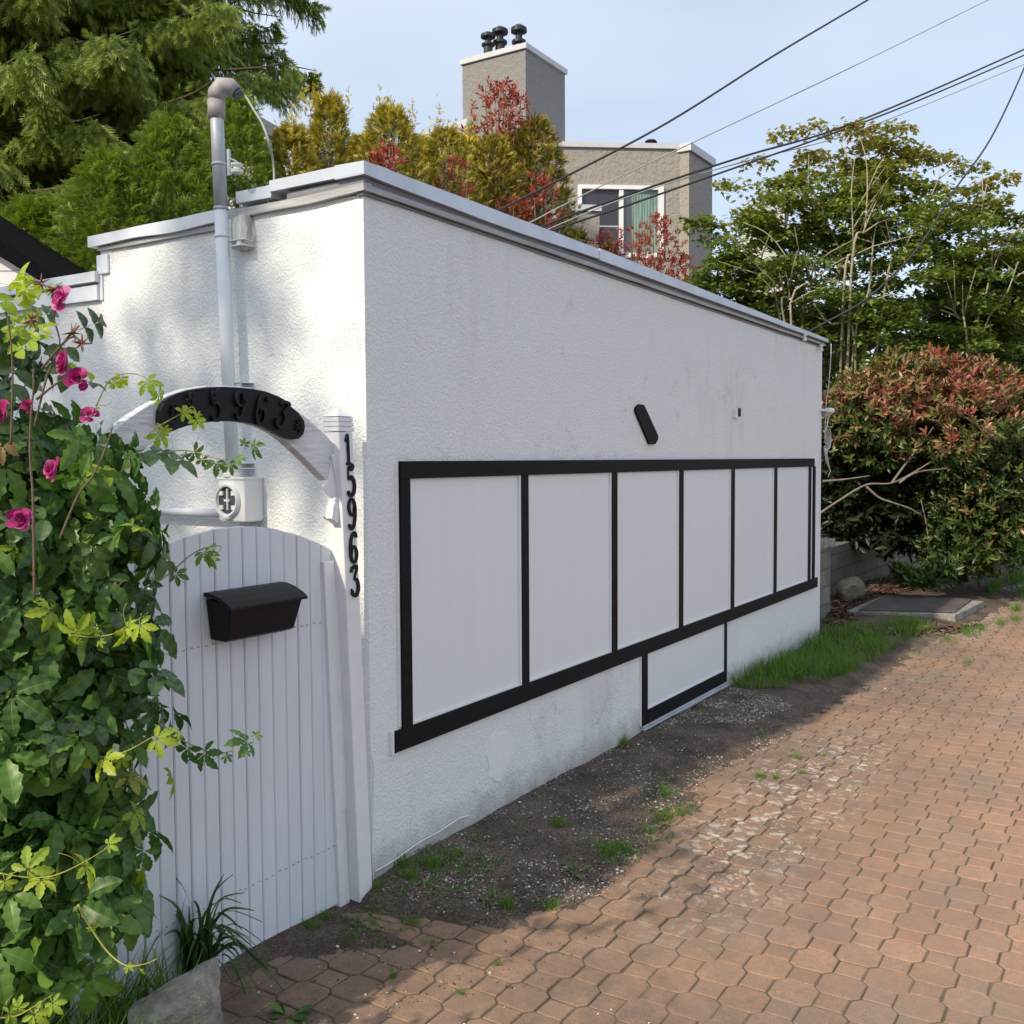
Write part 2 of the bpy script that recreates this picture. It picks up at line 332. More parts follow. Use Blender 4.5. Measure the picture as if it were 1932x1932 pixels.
# pavers: octagons and oblongs in a chequer, laid in one sheet
def paver_set(kind, C, gap=0.0026):
    p = 0.111; h = p*0.605-gap; s = p*0.395-gap*0.5
    if kind == 'o': ring = np.array([(h, -s), (h, s), (s, h), (-s, h), (-h, s), (-h, -s), (-s, -h), (s, -h)])
    else:
        s = p*0.395-gap; ring = np.array([(s, -s), (s, s), (-s, s), (-s, -s)])
    n = len(ring); k = len(C); top = ring*(1-0.0030/np.abs(ring).max())
    loc = np.concatenate([np.c_[top, np.zeros(n)], np.c_[ring, np.full(n, -0.0030)], np.c_[ring, np.full(n, -0.014)]])
    a = rng.normal(0, 0.012, k); ca, sa = np.cos(a), np.sin(a)
    x = loc[None, :, 0]*ca[:, None]-loc[None, :, 1]*sa[:, None]; y = loc[None, :, 0]*sa[:, None]+loc[None, :, 1]*ca[:, None]
    tx = rng.normal(0, 0.007, (k, 1)); ty = rng.normal(0, 0.007, (k, 1)); dz = rng.normal(0, 0.0007, (k, 1))
    z = loc[None, :, 2]+tx*x+ty*y+dz+lz(C[:, 0], C[:, 1])[:, None]
    P = np.stack([x+C[:, 0:1]+rng.normal(0, .0008, (k, 1)), y+C[:, 1:2]+rng.normal(0, .0008, (k, 1)), z], -1)
    T = [(0, i, i+1) for i in range(1, n-1)]
    for l in range(2):
        for i in range(n):
            j = (i+1) % n; T += [(l*n+i, (l+1)*n+i, (l+1)*n+j), (l*n+i, (l+1)*n+j, l*n+j)]
    T = np.array(T)
    return P.reshape(-1, 3), (T[None]+(np.arange(k)*3*n)[:, None, None]).reshape(-1, 3), np.repeat(rng.random(k), len(T))
I, J = np.meshgrid(np.arange(-30, 226), np.arange(-44, 2)); Cc = np.stack([I*0.111+0.038, J*0.111-0.042], -1)
odd = (I+J) % 2 == 1
Po, To, Ro = paver_set('o', Cc[~odd]); Pr, Tr, Rr = paver_set('r', Cc[odd])
m, nt_, b = newmat('brick_pavers'); M['paver'] = m; lk = nt_.links.new
tcx = nd(nt_, 'ShaderNodeTexCoord'); O = tcx.outputs['Object']; at_ = nd(nt_, 'ShaderNodeAttribute', attribute_name='rnd')
rA = nd(nt_, 'ShaderNodeValToRGB'); e = rA.color_ramp.elements; e[0].color = (0.38, 0.205, 0.130, 1); e[1].color = (0.55, 0.32, 0.205, 1); x_ = e.new(0.5); x_.color = (0.46, 0.255, 0.16, 1)
lk(at_.outputs['Fac'], rA.inputs[0])
def nz_(sc, det=6, ro=0.65, vec=None):
    n = nd(nt_, 'ShaderNodeTexNoise', Scale=sc, Detail=det, Roughness=ro); lk(vec or O, n.inputs['Vector']); return n.outputs['Fac']
def rmp(src, p0, p1, a=0.0, b_=1.0):
    r = nd(nt_, 'ShaderNodeMapRange'); r.inputs[1].default_value = p0; r.inputs[2].default_value = p1; r.inputs[3].default_value = a; r.inputs[4].default_value = b_; lk(src, r.inputs[0]); return r.outputs[0]
def mixc(f, a, c, bt='MIX'):
    n = nd(nt_, 'ShaderNodeMixRGB', blend_type=bt)
    for k_, s_ in ((0, f), (1, a), (2, c)):
        if hasattr(s_, 'is_output') or hasattr(s_, 'links'): lk(s_, n.inputs[k_])
        elif isinstance(s_, (int, float)): n.inputs[k_].default_value = s_
        else: n.inputs[k_].default_value = c4(s_)
    return n.outputs[0]
def mth(op, a, c=None):
    n = nd(nt_, 'ShaderNodeMath', operation=op)
    for k_, s_ in ((0, a), (1, c)):
        if s_ is None: continue
        if isinstance(s_, (int, float)): n.inputs[k_].default_value = s_
        else: lk(s_, n.inputs[k_])
    return n.outputs[0]
sep = nd(nt_, 'ShaderNodeSeparateXYZ'); lk(O, sep.inputs[0]); PX, PY = sep.outputs[0], sep.outputs[1]
base = mixc(rmp(nz_(140, 3), 0.35, 0.7, 0.0, 0.85), rA.outputs[0], (0.27, 0.185, 0.135))
# grime plus painted shade: grey-brown, thick on wall side and left end, thin mid-lane
yy = mth('ADD', PY, mth('MULTIPLY', mth('SUBTRACT', nz_(1.1, 5), 0.5), 1.3))
side = mth('MAXIMUM', rmp(yy, -2.1, -0.95, 0.10, 0.9), rmp(mth('ADD', PX, mth('MULTIPLY', nz_(1.5, 4), 0.8)), 0.2, 1.3, 0.85, 0.0))  # left end darkened in the colour to stand for its shade
base = mixc(mth('MULTIPLY', rmp(nz_(34, 5, 0.7), 0.46, 0.62), 0.5), base, (0.26, 0.19, 0.145))
base = mixc(mth('MULTIPLY', mth('GREATER_THAN', at_.outputs['Fac'], 0.86), 0.35), base, (0.22, 0.15, 0.12))
base = mixc(mth('MULTIPLY', side, rmp(nz_(6, 8, 0.75), 0.3, 0.62, 0.35, 1.0)), base, (0.115, 0.092, 0.074))
base = mixc(mth('MULTIPLY', rmp(nz_(2.2, 8, 0.7), 0.48, 0.64), 0.6), base, (0.23, 0.18, 0.14))
base = mixc(mth('MULTIPLY', rmp(nz_(0.8, 4, 0.6), 0.45, 0.7), 0.4), base, (0.40, 0.23, 0.13))
# lichen and old lime splashes in a band along the wheel track
vo = nd(nt_, 'ShaderNodeTexVoronoi', Scale=17); nw = nd(nt_, 'ShaderNodeTexNoise', Scale=20, Detail=4); lk(O, nw.inputs['Vector'])
av = mixc(0.09, O, nw.outputs['Color'], 'ADD'); lk(av, vo.inputs['Vector'])
vo2 = nd(nt_, 'ShaderNodeTexVoronoi', Scale=42); lk(av, vo2.inputs['Vector'])
spot = mth('MAXIMUM', rmp(vo.outputs['Distance'], 0.38, 0.30), rmp(vo2.outputs['Distance'], 0.34, 0.24, 0, 0.8))
yc = mth('ADD', PY, 0.98)
band = rmp(mth('ABSOLUTE', mth('ADD', yc, mth('MULTIPLY', mth('SUBTRACT', nz_(1.6, 3), 0.5), 0.5))), 0.10, 0.34, 1.0, 0.0)
xb = mth('MULTIPLY', rmp(PX, 0.1, 0.9), rmp(PX, 3.6, 2.4))
band = mth('MULTIPLY', mth('MULTIPLY', band, xb), rmp(nz_(5, 4), 0.40, 0.52))
base = mixc(mth('MULTIPLY', mth('MULTIPLY', spot, band), 0.68), base, (0.54, 0.49, 0.42))
xf = mth('MULTIPLY', rmp(PX, 6.2, 7.2), rmp(mth('ABSOLUTE', mth('ADD', PY, 0.85)), 0.1, 0.45, 1.0, 0.0))
base = mixc(mth('MULTIPLY', mth('MULTIPLY', xf, rmp(nz_(9, 5), 0.42, 0.6)), 0.6), base, (0.42, 0.40, 0.36))
# fine pale grit
vg = nd(nt_, 'ShaderNodeTexVoronoi', Scale=150); lk(O, vg.inputs['Vector'])
grit = mth('MULTIPLY', rmp(vg.outputs['Distance'], 0.22, 0.15), mth('GREATER_THAN', nz_(60, 2), 0.54))
base = mixc(mth('MULTIPLY', grit, 0.55), base, (0.48, 0.44, 0.37))
lk(base, b.inputs['Base Color']); b.inputs['Roughness'].default_value = 0.88; b.inputs['Specular IOR Level'].default_value = 0.3
hh = mth('ADD', nz_(200, 4), mth('MULTIPLY', nz_(28, 4), 0.6)); bp = nd(nt_, 'ShaderNodeBump', Strength=0.8, Distance=0.0035); lk(hh, bp.inputs['Height']); lk(bp.outputs[0], b.inputs['Normal'])
tag(tri_mesh('lane', np.concatenate([Po, Pr]), np.concatenate([To, Tr+len(Po)]), m, attrs={'rnd': np.concatenate([Ro, Rr])}), kind='structure')

# soil banked against the wall, its edge lost among the pavers
edge = [onZ(*p) for p in [(180, 1990), (420, 1850), (640, 1730), (760, 1772), (960, 1750), (1140, 1700), (1225, 1590), (1330, 1470), (1470, 1392), (1560, 1345), (1640, 1290), (1760, 1215), (1860, 1160), (1960, 1112)]]
ex = np.array([p[0] for p in edge]); ey = np.array([p[1] for p in edge]); o_ = np.argsort(ex); ex = ex[o_]; ey = ey[o_]
def edgey(x): return np.interp(x, ex, ey)
def dz_(x, y):
    d = (y-edgey(x)) + 0.22*(fbm(x, y, 4)-0.5) + 0.10*(fbm(x, y, 14, 5)-0.5)
    up = np.clip(d/0.30, -1, 1)
    z = lz(x, y) + np.where(up > 0, 0.055*up**1.2, 0.035*up) + 0.010*(fbm(x, y, 22, 9)-0.5)+0.018*(fbm(x, y, 3, 19)-0.5)*np.clip(up, 0, 1)
    z = np.where(x < -0.1, np.minimum(z, 0.012), z)
    return z
P, T = grid(-1.6, 7.4, -1.2, 0.2, 0.018, dz_); P2, T2 = grid(7.3, 24, -1.6, 0.3, 0.1, dz_)
tag(tri_mesh('verge', np.concatenate([P, P2]), np.concatenate([T, T2+len(P)]), M['dirt'], smooth=True), kind='structure')
def groundz(x, y):
    return np.maximum(dz_(x, y), lz(x, y))
# ground beyond the wall's end: a bed of bark and leaves, then gravel
def bz(x, y): return 0.02+0.10*np.clip((y-0.0)/1.2, 0, 1)+0.03*(fbm(x, y, 2)-0.5)
P, T = grid(5.9, 9.6, -0.1, 2.2, 0.05, lambda x, y: bz(x, y)-0.04*np.clip((0.1-y)/0.2, 0, 1))
tag(tri_mesh('mulch_bed', P, T, M['dirt'], smooth=True), kind='structure')
M['gravelbase'] = simple('gravel_ground', (0.25, 0.245, 0.23), 0.9, var=0.6, vs=40, bump=1, bs=45, bd=0.03)
P, T = grid(9.4, 26, -0.3, 6, 0.1, lambda x, y: 0.02+0.02*fbm(x, y, 3)-0.03*np.clip((0-y)/0.3, 0, 1))
tag(tri_mesh('gravel_yard', P, T, M['gravelbase'], smooth=True), kind='structure')

# ------------------------------------------------------------------ the white building
BW = float(onY(1547, 1100)[0])       # length of the long wall
bld = thing('white_building', 'low flat-roofed white stucco building with black-framed white panels along the lane', 'building', (0, 0, 0))
wl = MB(); wl.prism([(0, 0, -0.3), (0, 1.46, -0.3), (0, 1.46, 2.50), (0, 0, 2.50)], (BW, 0, 0)); wl.prism([(0, 1.46, -0.3), (0, 3.1, -0.3), (0, 3.1, 2.31), (0, 1.46, 2.31)], (BW, 0, 0))
wl.build('wall', M['stucco'], bld)
rf = MB(); rf.box((0.02, 0.02, 2.502), (BW-0.02, 1.44, 2.545)); rf.box((0.02, 1.48, 2.312), (BW-0.02, 3.08, 2.34)); rf.build('roof', M['greydrip'], bld)
def wavy(name, mat, p0, p1, out, w_, z0, z1, jit, parent, back=0.02, seg=0.12, seed=0, jo=0.3):
    p0 = np.array(p0, float); p1 = np.array(p1, float); ln = np.linalg.norm(p1-p0); k = max(2, int(ln/seg)); rows = []; out = np.array(out, float)
    mbx = MB(); vs = []
    for i in range(k+1):
        t = i/k; p = p0+(p1-p0)*t
        j1 = jit*(vnoise(t*ln, seed, 3.1)*2-1)*0.7+jit*(vnoise(t*ln, seed+9, 9)*2-1)*0.3; j2 = jit*(vnoise(t*ln, seed+5, 4.0)*2-1); j3 = jit*jo*(vnoise(t*ln, seed+7, 5)*2-1)
        a = z0(t) if callable(z0) else z0; b_ = z1(t) if callable(z1) else z1; ww = w_(t) if callable(w_) else w_
        q = p+out*(ww+j3)
        vs += [np.array([q[0], q[1], a+j2]), np.array([q[0], q[1], b_+j1]), np.array([*(p-out*back)[:2], b_+j1+0.004]), np.array([*(p-out*back)[:2], a+j2])]
    fs = [(0, 1, 2, 3), (4*k, 4*k+3, 4*k+2, 4*k+1)]
    for i in range(k):
        for q in range(4): fs.append((4*i+q, 4*i+4+q, 4*i+4+(q+1) % 4, 4*i+(q+1) % 4))
    return mbx.add(vs, fs).build(name, mat, parent)
CY = (0, -1, 0); CX = (-1, 0, 0)
xj = float(onY(1140, 515, -0.05)[0])
wavy('roof_flashing', M['metal'], (-0.034, 0, 0), (xj, 0, 0), CY, 0.034, lambda t: 2.556-0.010*math.sin(math.pi*t), 2.603, 0.0015, bld, back=0.10)
wavy('roof_flashing', M['metal'], (xj-0.02, 0, 0), (BW+0.05, 0, 0), CY, 0.038, lambda t: 2.549-0.004*t, lambda t: 2.606-0.035*t, 0.0015, bld, back=0.10, seed=3)
wavy('drip_edge', M['darkmetal'], (-0.016, 0, 0), (BW+0.02, 0, 0), CY, 0.016, 2.530, lambda t: 2.551-0.01*t, 0.001, bld, seed=4)
wavy('fascia', M['greydrip'], (-0.021, 0, 0), (BW+0.03, 0, 0), CY, 0.022, lambda t: 2.508+0.006*t, 2.528, 0.002, bld, seed=5)
wavy('fascia', M['darkmetal'], (-0.012, 0, 0), (BW, 0, 0), CY, 0.009, 2.496, 2.504, 0.002, bld, seed=6)
wavy('roof_flashing', M['metal'], (0, -0.033, 0), (0, 0.42, 0), CX, 0.034, 2.560, 2.602, 0.002, bld, back=0.10, seed=7)
wavy('roof_flashing', M['metal'], (0, 0.415, 0), (0, 0.60, 0), CX, 0.030, 2.545, 2.588, 0.003, bld, back=0.10, seed=8)
wavy('drip_edge', M['darkmetal'], (0, -0.015, 0), (0, 0.35, 0), CX, 0.016, 2.520, 2.554, 0.004, bld, seed=9)
wavy('fascia', M['greydrip'], (0, -0.021, 0), (0, 0.60, 0), CX, 0.022, lambda t: 2.504-0.012*t, lambda t: 2.532-0.006*t, 0.004, bld, seed=10, seg=0.06)
# farther strip on the left wall, beyond the rotten block
wavy('roof_flashing', M['whitepipe'], (0, 0.72, 0), (0, 1.50, 0), CX, 0.032, lambda t: 2.490-0.006*t, lambda t: 2.540-0.008*t, 0.006, bld, back=0.12, seed=11, seg=0.05)
wavy('fascia', M['greydrip'], (0, 0.72, 0), (0, 1.46, 0), CX, 0.016, lambda t: 2.464, lambda t: 2.484, 0.005, bld, seed=12, seg=0.05)
wavy('roof_flashing', M['whitepipe'], (0, 1.462, 0), (0, 3.1, 0), CX, 0.032, 2.337, 2.380, 0.006, bld, back=0.12, seed=13, seg=0.06)
wavy('fascia', M['whitepipe'], (0, 1.464, 0), (0, 3.1, 0), CX, 0.02, 2.265, 2.327, 0.003, bld, seed=14)
tr_ = MB(); tr_.box((-0.012, 1.40, 2.37), (0.03, 1.475, 2.452)); tr_.box((-0.008, 1.445, 2.26), (0.0, 1.475, 2.37)); tr_.build('corner_trim', M['whitepipe'], bld, bevel=0.004)
# rotten end block
rb = MB(); a0 = onX(437, 412, -0.04); a1 = onX(468, 468, -0.04)
rb.prism([(-0.045, a0[1], a0[2]), (-0.045, a1[1]+0.012, a0[2]+0.008), (-0.045, a1[1]-0.002, (a0[2]+a1[2])/2), (-0.045, a1[1]+0.010, a1[2]+0.01), (-0.045, a1[1]+0.03, a1[2]), (-0.045, a0[1], a1[2]+0.004)], (0.06, 0, 0))
rb.build('rafter_end', M['rot'], bld, bevel=0.004)

# black-framed panels on the long wall
KD = 0.42
MK = lambda p: np.array([p[0], p[1]*KD, p[2]])
def X_(px, py, Y=-0.03): return float(onY(px, py, Y)[0])
def Z_(px, py, Y=-0.03): return float(onY(px, py, Y)[2])
zt1 = Z_(757, 870, -0.045*KD); zt0 = Z_(776, 903, -0.045*KD); zb1 = Z_(1163, 1227, -0.045*KD); zb0 = Z_(1100, 1282, -0.045*KD)
zb1 = 0.5*(Z_(778, 1364, -0.045*KD)+Z_(1460, 1122, -0.045*KD)); zb0 = 0.5*(Z_(745, 1409, -0.045*KD)+Z_(1543, 1113, -0.045*KD))
stiles = [(757, 776, 1100), (984, 998, 1100), (1154, 1165, 1060), (1281, 1289.5, 1030), (1379, 1386, 1000), (1460, 1466, 990), (1524.5, 1530, 990), (1534.5, 1538, 990)]
sx = [(X_(a, y, -0.035*KD), X_(b_, y, -0.035*KD)) for a, b_, y in stiles]
xl, xr = sx[0][0], X_(1537.5, 868, -0.045*KD)
fr = MB(MK); fr.box((xl, -0.045, zt0), (xr, -0.012, zt1)); fr.build('trim_board', M['blackwood'], bld, bevel=0.003)
xb0, xb1 = X_(745.5, 1400, -0.045*KD), X_(1543, 1110, -0.045*KD)
fr = MB(MK); fr.box((xb0, -0.046, zb0), (xb1, -0.014, zb1)); fr.build('trim_board', M['blackwood'], bld, bevel=0.003)
bk = MB(MK); bk.box((xb0-0.012, -0.0405, zb0-0.004), (xb0-0.001, 0.0, zb1+0.003)); bk.box((xb0-0.001, -0.013, zb0-0.004), (xb1, 0.0, zb1+0.003)); bk.build('backing_board', M['white'], bld, bevel=0.002)
for i, (a, b_) in enumerate(sx):
    s_ = MB(MK); s_.box((a, -0.040, zb1-0.001), (b_, -0.012, zt0+0.001)); s_.build('trim_board', M['blackwood'], bld, bevel=0.002)
for i in range(7):
    a, b_ = sx[i][1], sx[i+1][0]
    if b_-a < 0.02: continue
    p_ = MB(MK); p_.box((a, -0.013, zb1), (b_, -0.001, zt0))
    if b_-a > 0.1:
        p_.box((b_-0.012, -0.034, zb1), (b_-0.0005, -0.0135, zt0)); p_.box((a+0.0005, -0.030, zb1+0.0005), (b_-0.0125, -0.0135, zb1+0.008)); p_.box((a+0.0005, -0.024, zb1+0.008), (a+0.005, -0.0135, zt0))
    p_.build('wall_panel', M['panel'], bld)
lb = MB(MK); lb.box((xl-0.012, -0.02, zb1+0.005), (xl-0.001, 0, zt1)); lb.build('backing_board', M['white'], bld)
# hatch under the bottom rail
hx0, hx1 = X_(1213, 1300, -0.035*KD), X_(1222, 1300, -0.035*KD); hx2, hx3 = X_(1366.5, 1230, -0.035*KD), X_(1371.5, 1230, -0.035*KD)
hz0 = Z_(1216, 1369, -0.045*KD); hz1 = Z_(1222, 1340, -0.045*KD)
for a, b_ in ((hx0, hx1), (hx2, hx3)):
    s_ = MB(MK); s_.box((a, -0.040, hz0), (b_, -0.012, zb0-0.0005)); s_.build('trim_board', M['blackwood'], bld, bevel=0.002)
s_ = MB(MK); s_.box((hx1+0.0005, -0.044, hz0), (hx2-0.0005, -0.012, hz1)); s_.build('trim_board', M['blackwood'], bld, bevel=0.002)
p_ = MB(MK); p_.box((hx1, -0.013, hz1), (hx2, -0.001, zb0)); p_.box((hx2-0.012, -0.032, hz1), (hx2-0.0005, -0.0135, zb0)); p_.box((hx1+0.0005, -0.03, hz1+0.0005), (hx2-0.0125, -0.0135, hz1+0.007)); p_.build('wall_panel', M['panel'], bld)
s_ = MB(MK); s_.box((hx0+0.005, -0.05, hz0-0.016), (hx3, -0.0, hz0-0.003)); s_.box((hx0+0.005, -0.062, hz0-0.028), (hx3, -0.0, hz0-0.018)); s_.build('sill', M['metal'], bld, bevel=0.002)
s_ = MB(MK); s_.box((hx0-0.012, -0.02, hz0), (hx0-0.001, 0, zb0-0.005)); s_.build('backing_board', M['white'], bld)
# smooth patch, where the stucco was mended
pc = onY(942, 1424); pts = []
for k in range(40):
    a = 2*math.pi*k/40; rr = 1+0.10*math.sin(3*a+1)+0.07*math.sin(7*a)+0.04*math.sin(13*a+2)
    pts.append((pc[0]+0.100*rr*math.cos(a), -0.003, pc[2]+0.105*rr*math.sin(a)))
pa = MB(); pa.prism(pts, (0, 0.004, 0)); pa.build('mended_patch', M['smooth_stucco'], bld, bevel=0.0015)

# ------------------------------------------------------------------ gate and its frame
gx = onY(640, 1300, 0.03)[0]
gate = thing('garden_gate', 'white arched gate of narrow vertical boards, partly hidden by the creeper', 'gate', (-0.62, 0.03, 0.02))
z1 = lambda X, Y: ((250+X/3.864)/1.06, (700+Y/3.864)/1.06)
arc = [onY(*z1(*p), 0.03) for p in [(260, 1535), (460, 1450), (690, 1388), (910, 1363), (1015, 1366), (1130, 1376), (1330, 1428), (1512, 1500), (1608, 1552)]]
axs = np.array([p[0] for p in arc]); azs = np.array([p[2] for p in arc]); GT = axs[-1]
cxm = -0.655
def gz(x):
    if x < axs[0]: x = 2*cxm-x if 2*cxm-x < GT else GT
    return float(np.interp(x, axs, azs))
seams = [onY(*z1(x, 1480), 0.03)[0] for x in (340, 460, 578, 690, 800, 908, 1016, 1123, 1228, 1328, 1425, 1513, 1608)]
pit = (seams[-1]-seams[0])/12; ss = [seams[0]-pit*k for k in range(5, 0, -1)]+list(seams)
gb0 = lambda x: 0.028+0.006*math.sin(x*9)
gp = MB()
for i in range(len(ss)-1):
    a, b_ = ss[i]+0.0013, ss[i+1]-0.0013
    dy = random.uniform(-0.0012, 0.0012)
    # shallow board with arrised edges
    for (u0, u1, f0, f1) in ((a, a+0.003, 0.0035, 0), (a+0.003, b_-0.003, 0, 0), (b_-0.003, b_, 0, 0.0035)):
        gp.add([(u0, 0.03+dy+f0, gb0(u0)), (u1, 0.03+dy+f1, gb0(u1)), (u1, 0.03+dy+f1, gz(u1)), (u0, 0.03+dy+f0, gz(u0)), (u0, 0.048, gb0(u0)), (u1, 0.048, gb0(u1)), (u1, 0.048, gz(u1)), (u0, 0.048, gz(u0))],
               [(0, 1, 2, 3), (4, 7, 6, 5), (0, 3, 7, 4), (1, 5, 6, 2), (3, 2, 6, 7), (0, 4, 5, 1)])
for za in (0.25, 0.98):
    bb = MB(); bb.box((ss[0], 0.0485, za), (ss[-1]-0.01, 0.07, za+0.09)); bb.build('rail', M['gate'], gate)
nail_me = None
for zr in (float(onY(502, 1195, 0.03)[2]), float(onY(543, 1637, 0.03)[2])):
    for i in range(3, len(ss)-1):
        for k in (0.28, 0.72): 
            x = ss[i]+pit*k+random.uniform(-.002, .002); zz = zr+random.uniform(-.003, .003); 
            if nail_me is None: q = MB(); q.box((-0.0042, -0.0012, -0.0018), (0.0042, 0.0012, 0.0018)); no = q.build('nail', M['greydrip'], gate); nail_me = no.data
            else: no = bpy.data.objects.new('nail', nail_me); link(no, gate)
            if len(nail_me.vertices) and nail_me.users == 1: nail_me.transform(Matrix.Translation(V(OFF[gate.name])))
            no.location = V(np.array([x, 0.0282, zz])-OFF[gate.name])
gp.build('board_panel', M['gate'], gate)
st = MB(); sz0 = float(onY(650, 1528, 0.01)[2]); xx0 = float(onY(634, 1060, 0.01)[0]); xx1 = float(onY(654, 1060, 0.01)[0])
pr = [(xx0+(xx1-xx0)*(0.5-0.5*math.cos(a)), 0.024-0.012*math.sin(a)) for a in np.linspace(0, math.pi, 9)]
st.prism([(x, y, sz0) for x, y in pr], (0, 0, 1.235-sz0)); st.build('cover_strip', M['white'], gate)

yf = -0.028
pb0 = X_(679, 1683, yf); pb1 = X_(704, 1677, yf); pt0 = X_(641.5, 870, yf); pt1 = X_(667, 870, yf); ztop = Z_(655, 868, yf); zc = Z_(655, 815, yf)
sl = (pt0-pb0)/(ztop-0.02); PWd = 0.5*((pb1-pb0)+(pt1-pt0))
px0 = lambda z: pb0+sl*(z-0.02)
pdep = float(onX(613, 850, px0(1.6))[1])-yf; pdep = min(max(pdep, 0.05), 0.11)
post = thing('gate_post', 'white square gate post with black house numbers down its front', 'post', (px0(0), yf, 0))
MP = lambda p: np.array([px0(p[2])+p[0], yf+p[1], p[2]])
q = MB(MP); q.box((0, 0, -0.02), (PWd, pdep, zc)); q.build('shaft', M['white'], post, bevel=0.003)
zk = zc+0.002; hcap = Z_(655, 775, yf)-zk
q = MB(MP)
for k in range(3):
    q.box((-0.004+0.001*k, -0.004+0.001*k, zk+0.0165*k), (PWd+0.004-0.001*k, pdep+0.004-0.001*k, zk+0.0165*k+0.014))
    q.box((0.001, 0.001, zk+0.0165*k+0.014), (PWd-0.001, pdep-0.001, zk+0.0165*k+0.0165))
zk2 = zk+0.0505
q.add([(-0.003, -0.003, zk2), (PWd+0.003, -0.003, zk2), (PWd+0.003, pdep+0.003, zk2), (-0.003, pdep+0.003, zk2), (PWd/2, pdep/2, zk+hcap+0.01)], [(0, 1, 4), (1, 2, 4), (2, 3, 4), (3, 0, 4), (3, 2, 1, 0)])
q.build('cap', M['white'], post, bevel=0.0015)
q = MB(MP); q.box((-0.052, 0.045, -0.02), (-0.001, 0.075, 1.23)); q.build('jamb', M['white'], post, bevel=0.002)
rc_ = onY(661, 1573, yf+0.045); q = MB(); q.tube([rc_+np.array([0.0095*math.cos(t), -0.002, 0.014*math.sin(t)]) for t in np.linspace(0, 2*math.pi, 17)], 0.0022, 6, cap=False); q.build('keyhole_ring', M['greydrip'], post)
DG = {'1': [[(.16, .76, .07), (.36, .96, .10), (.37, .5, .13), (.37, .04, .12)], [(.18, .03, .07), (.58, .03, .07)]],
      '5': [[(.66, 1.0, .10), (.44, .90, .12), (.22, .92, .05), (.19, .56, .05), (.42, .62, .09), (.64, .44, .14), (.62, .18, .14), (.42, .03, .09), (.18, .06, .10), (.14, .17, .14)]],
      '9': [[(.60, .70, .12), (.50, .50, .07), (.28, .50, .08), (.15, .70, .13), (.24, .92, .10), (.44, .99, .07), (.62, .84, .13), (.64, .52, .15), (.54, .18, .12), (.34, .03, .08), (.17, .07, .10), (.16, .18, .14)]],
      '3': [[(.14, .80, .12), (.20, .94, .08), (.62, .96, .09), (.36, .60, .06), (.58, .52, .10), (.66, .28, .15), (.52, .06, .11), (.28, .03, .08), (.14, .12, .12), (.17, .22, .14)]]}
DG['6'] = [[(.78-x, 1-y, w__) for x, y, w__ in s_] for s_ in DG['9']]
def digit(ch, fn, th, mb, wmul=1.0):
    for s_ in DG[ch]:
        P_ = []; k = len(s_)
        for i in range(k-1):
            p0, p1, p2, p3 = [np.array(s_[j]) for j in (max(i-1, 0), i, i+1, min(i+2, k-1))]
            for t in np.linspace(0, 1, 5, endpoint=(i == k-2)):
                P_.append(0.5*((2*p1)+(-p0+p2)*t+(2*p0-5*p1+4*p2-p3)*t*t+(-p0+3*p1-3*p2+p3)*t**3) if k > 2 else p1+(p2-p1)*t)
        rows = []
        for i, p in enumerate(P_):
            d = norm(P_[min(i+1, len(P_)-1)][:2]-P_[max(i-1, 0)][:2]); n_ = np.array([-d[1], d[0]]); w__ = p[2]*wmul/2
            rows.append((fn(*(p[:2]+n_*w__)), fn(*(p[:2]-n_*w__))))
        mb.bands(rows, th)
for ch, (zx, zy) in zip('15963', [(1722, 768), (1742, 1010), (1750, 1268), (1762, 1525), (1772, 1785)]):
    c = onY(*z1(zx, zy), yf-0.001); hgt = 0.104; w__ = 0.062
    mb = MB(); digit(ch, lambda u, v: (c[0]+(u-0.39)*w__+sl*(v-.5)*hgt, yf-0.0008, c[2]+(v-0.5)*hgt), (0, -0.006, 0), mb, 1.5 if ch != '1' else 1.3)
    mb.build('house_number', M['black'], post, bevel=0.0008)
# arch beam from post to post
ya = 0.0
outer = [(0, 545), (150, 445), (330, 350), (480, 300), (640, 275), (780, 275), (900, 290), (1000, 310), (1100, 342), (1200, 385), (1300, 445), (1400, 520), (1480, 590), (1560, 665), (1640, 752)]
inner = [(170, 745), (280, 680), (400, 610), (540, 572), (690, 553), (790, 549), (880, 552), (980, 568), (1075, 598), (1160, 640), (1240, 700), (1330, 780), (1420, 868), (1500, 950), (1560, 1012)]
rows = []
left = []
for (o, i) in zip(outer, inner): rows.append((onY(*z1(*o), ya), onY(*z1(*i), ya)))
step = rows[0][0]-rows[1][0]
for k in range(1, 4):
    o = rows[0][0]+np.array([-0.085*k, 0, -0.055*k-0.012*k*k]); i = rows[0][1]+np.array([-0.06*k, 0, -0.065*k-0.012*k*k]); left.append((o, i))
arch = thing('gate_arch', 'weathered white curved timber beam arching above the gate', 'arch', (-0.62, ya, 1.5))
mb = MB(); mb.bands(left[::-1]+rows, (0, 0.038, 0)); mb.build('beam', M['oldwood'], arch, bevel=0.003)
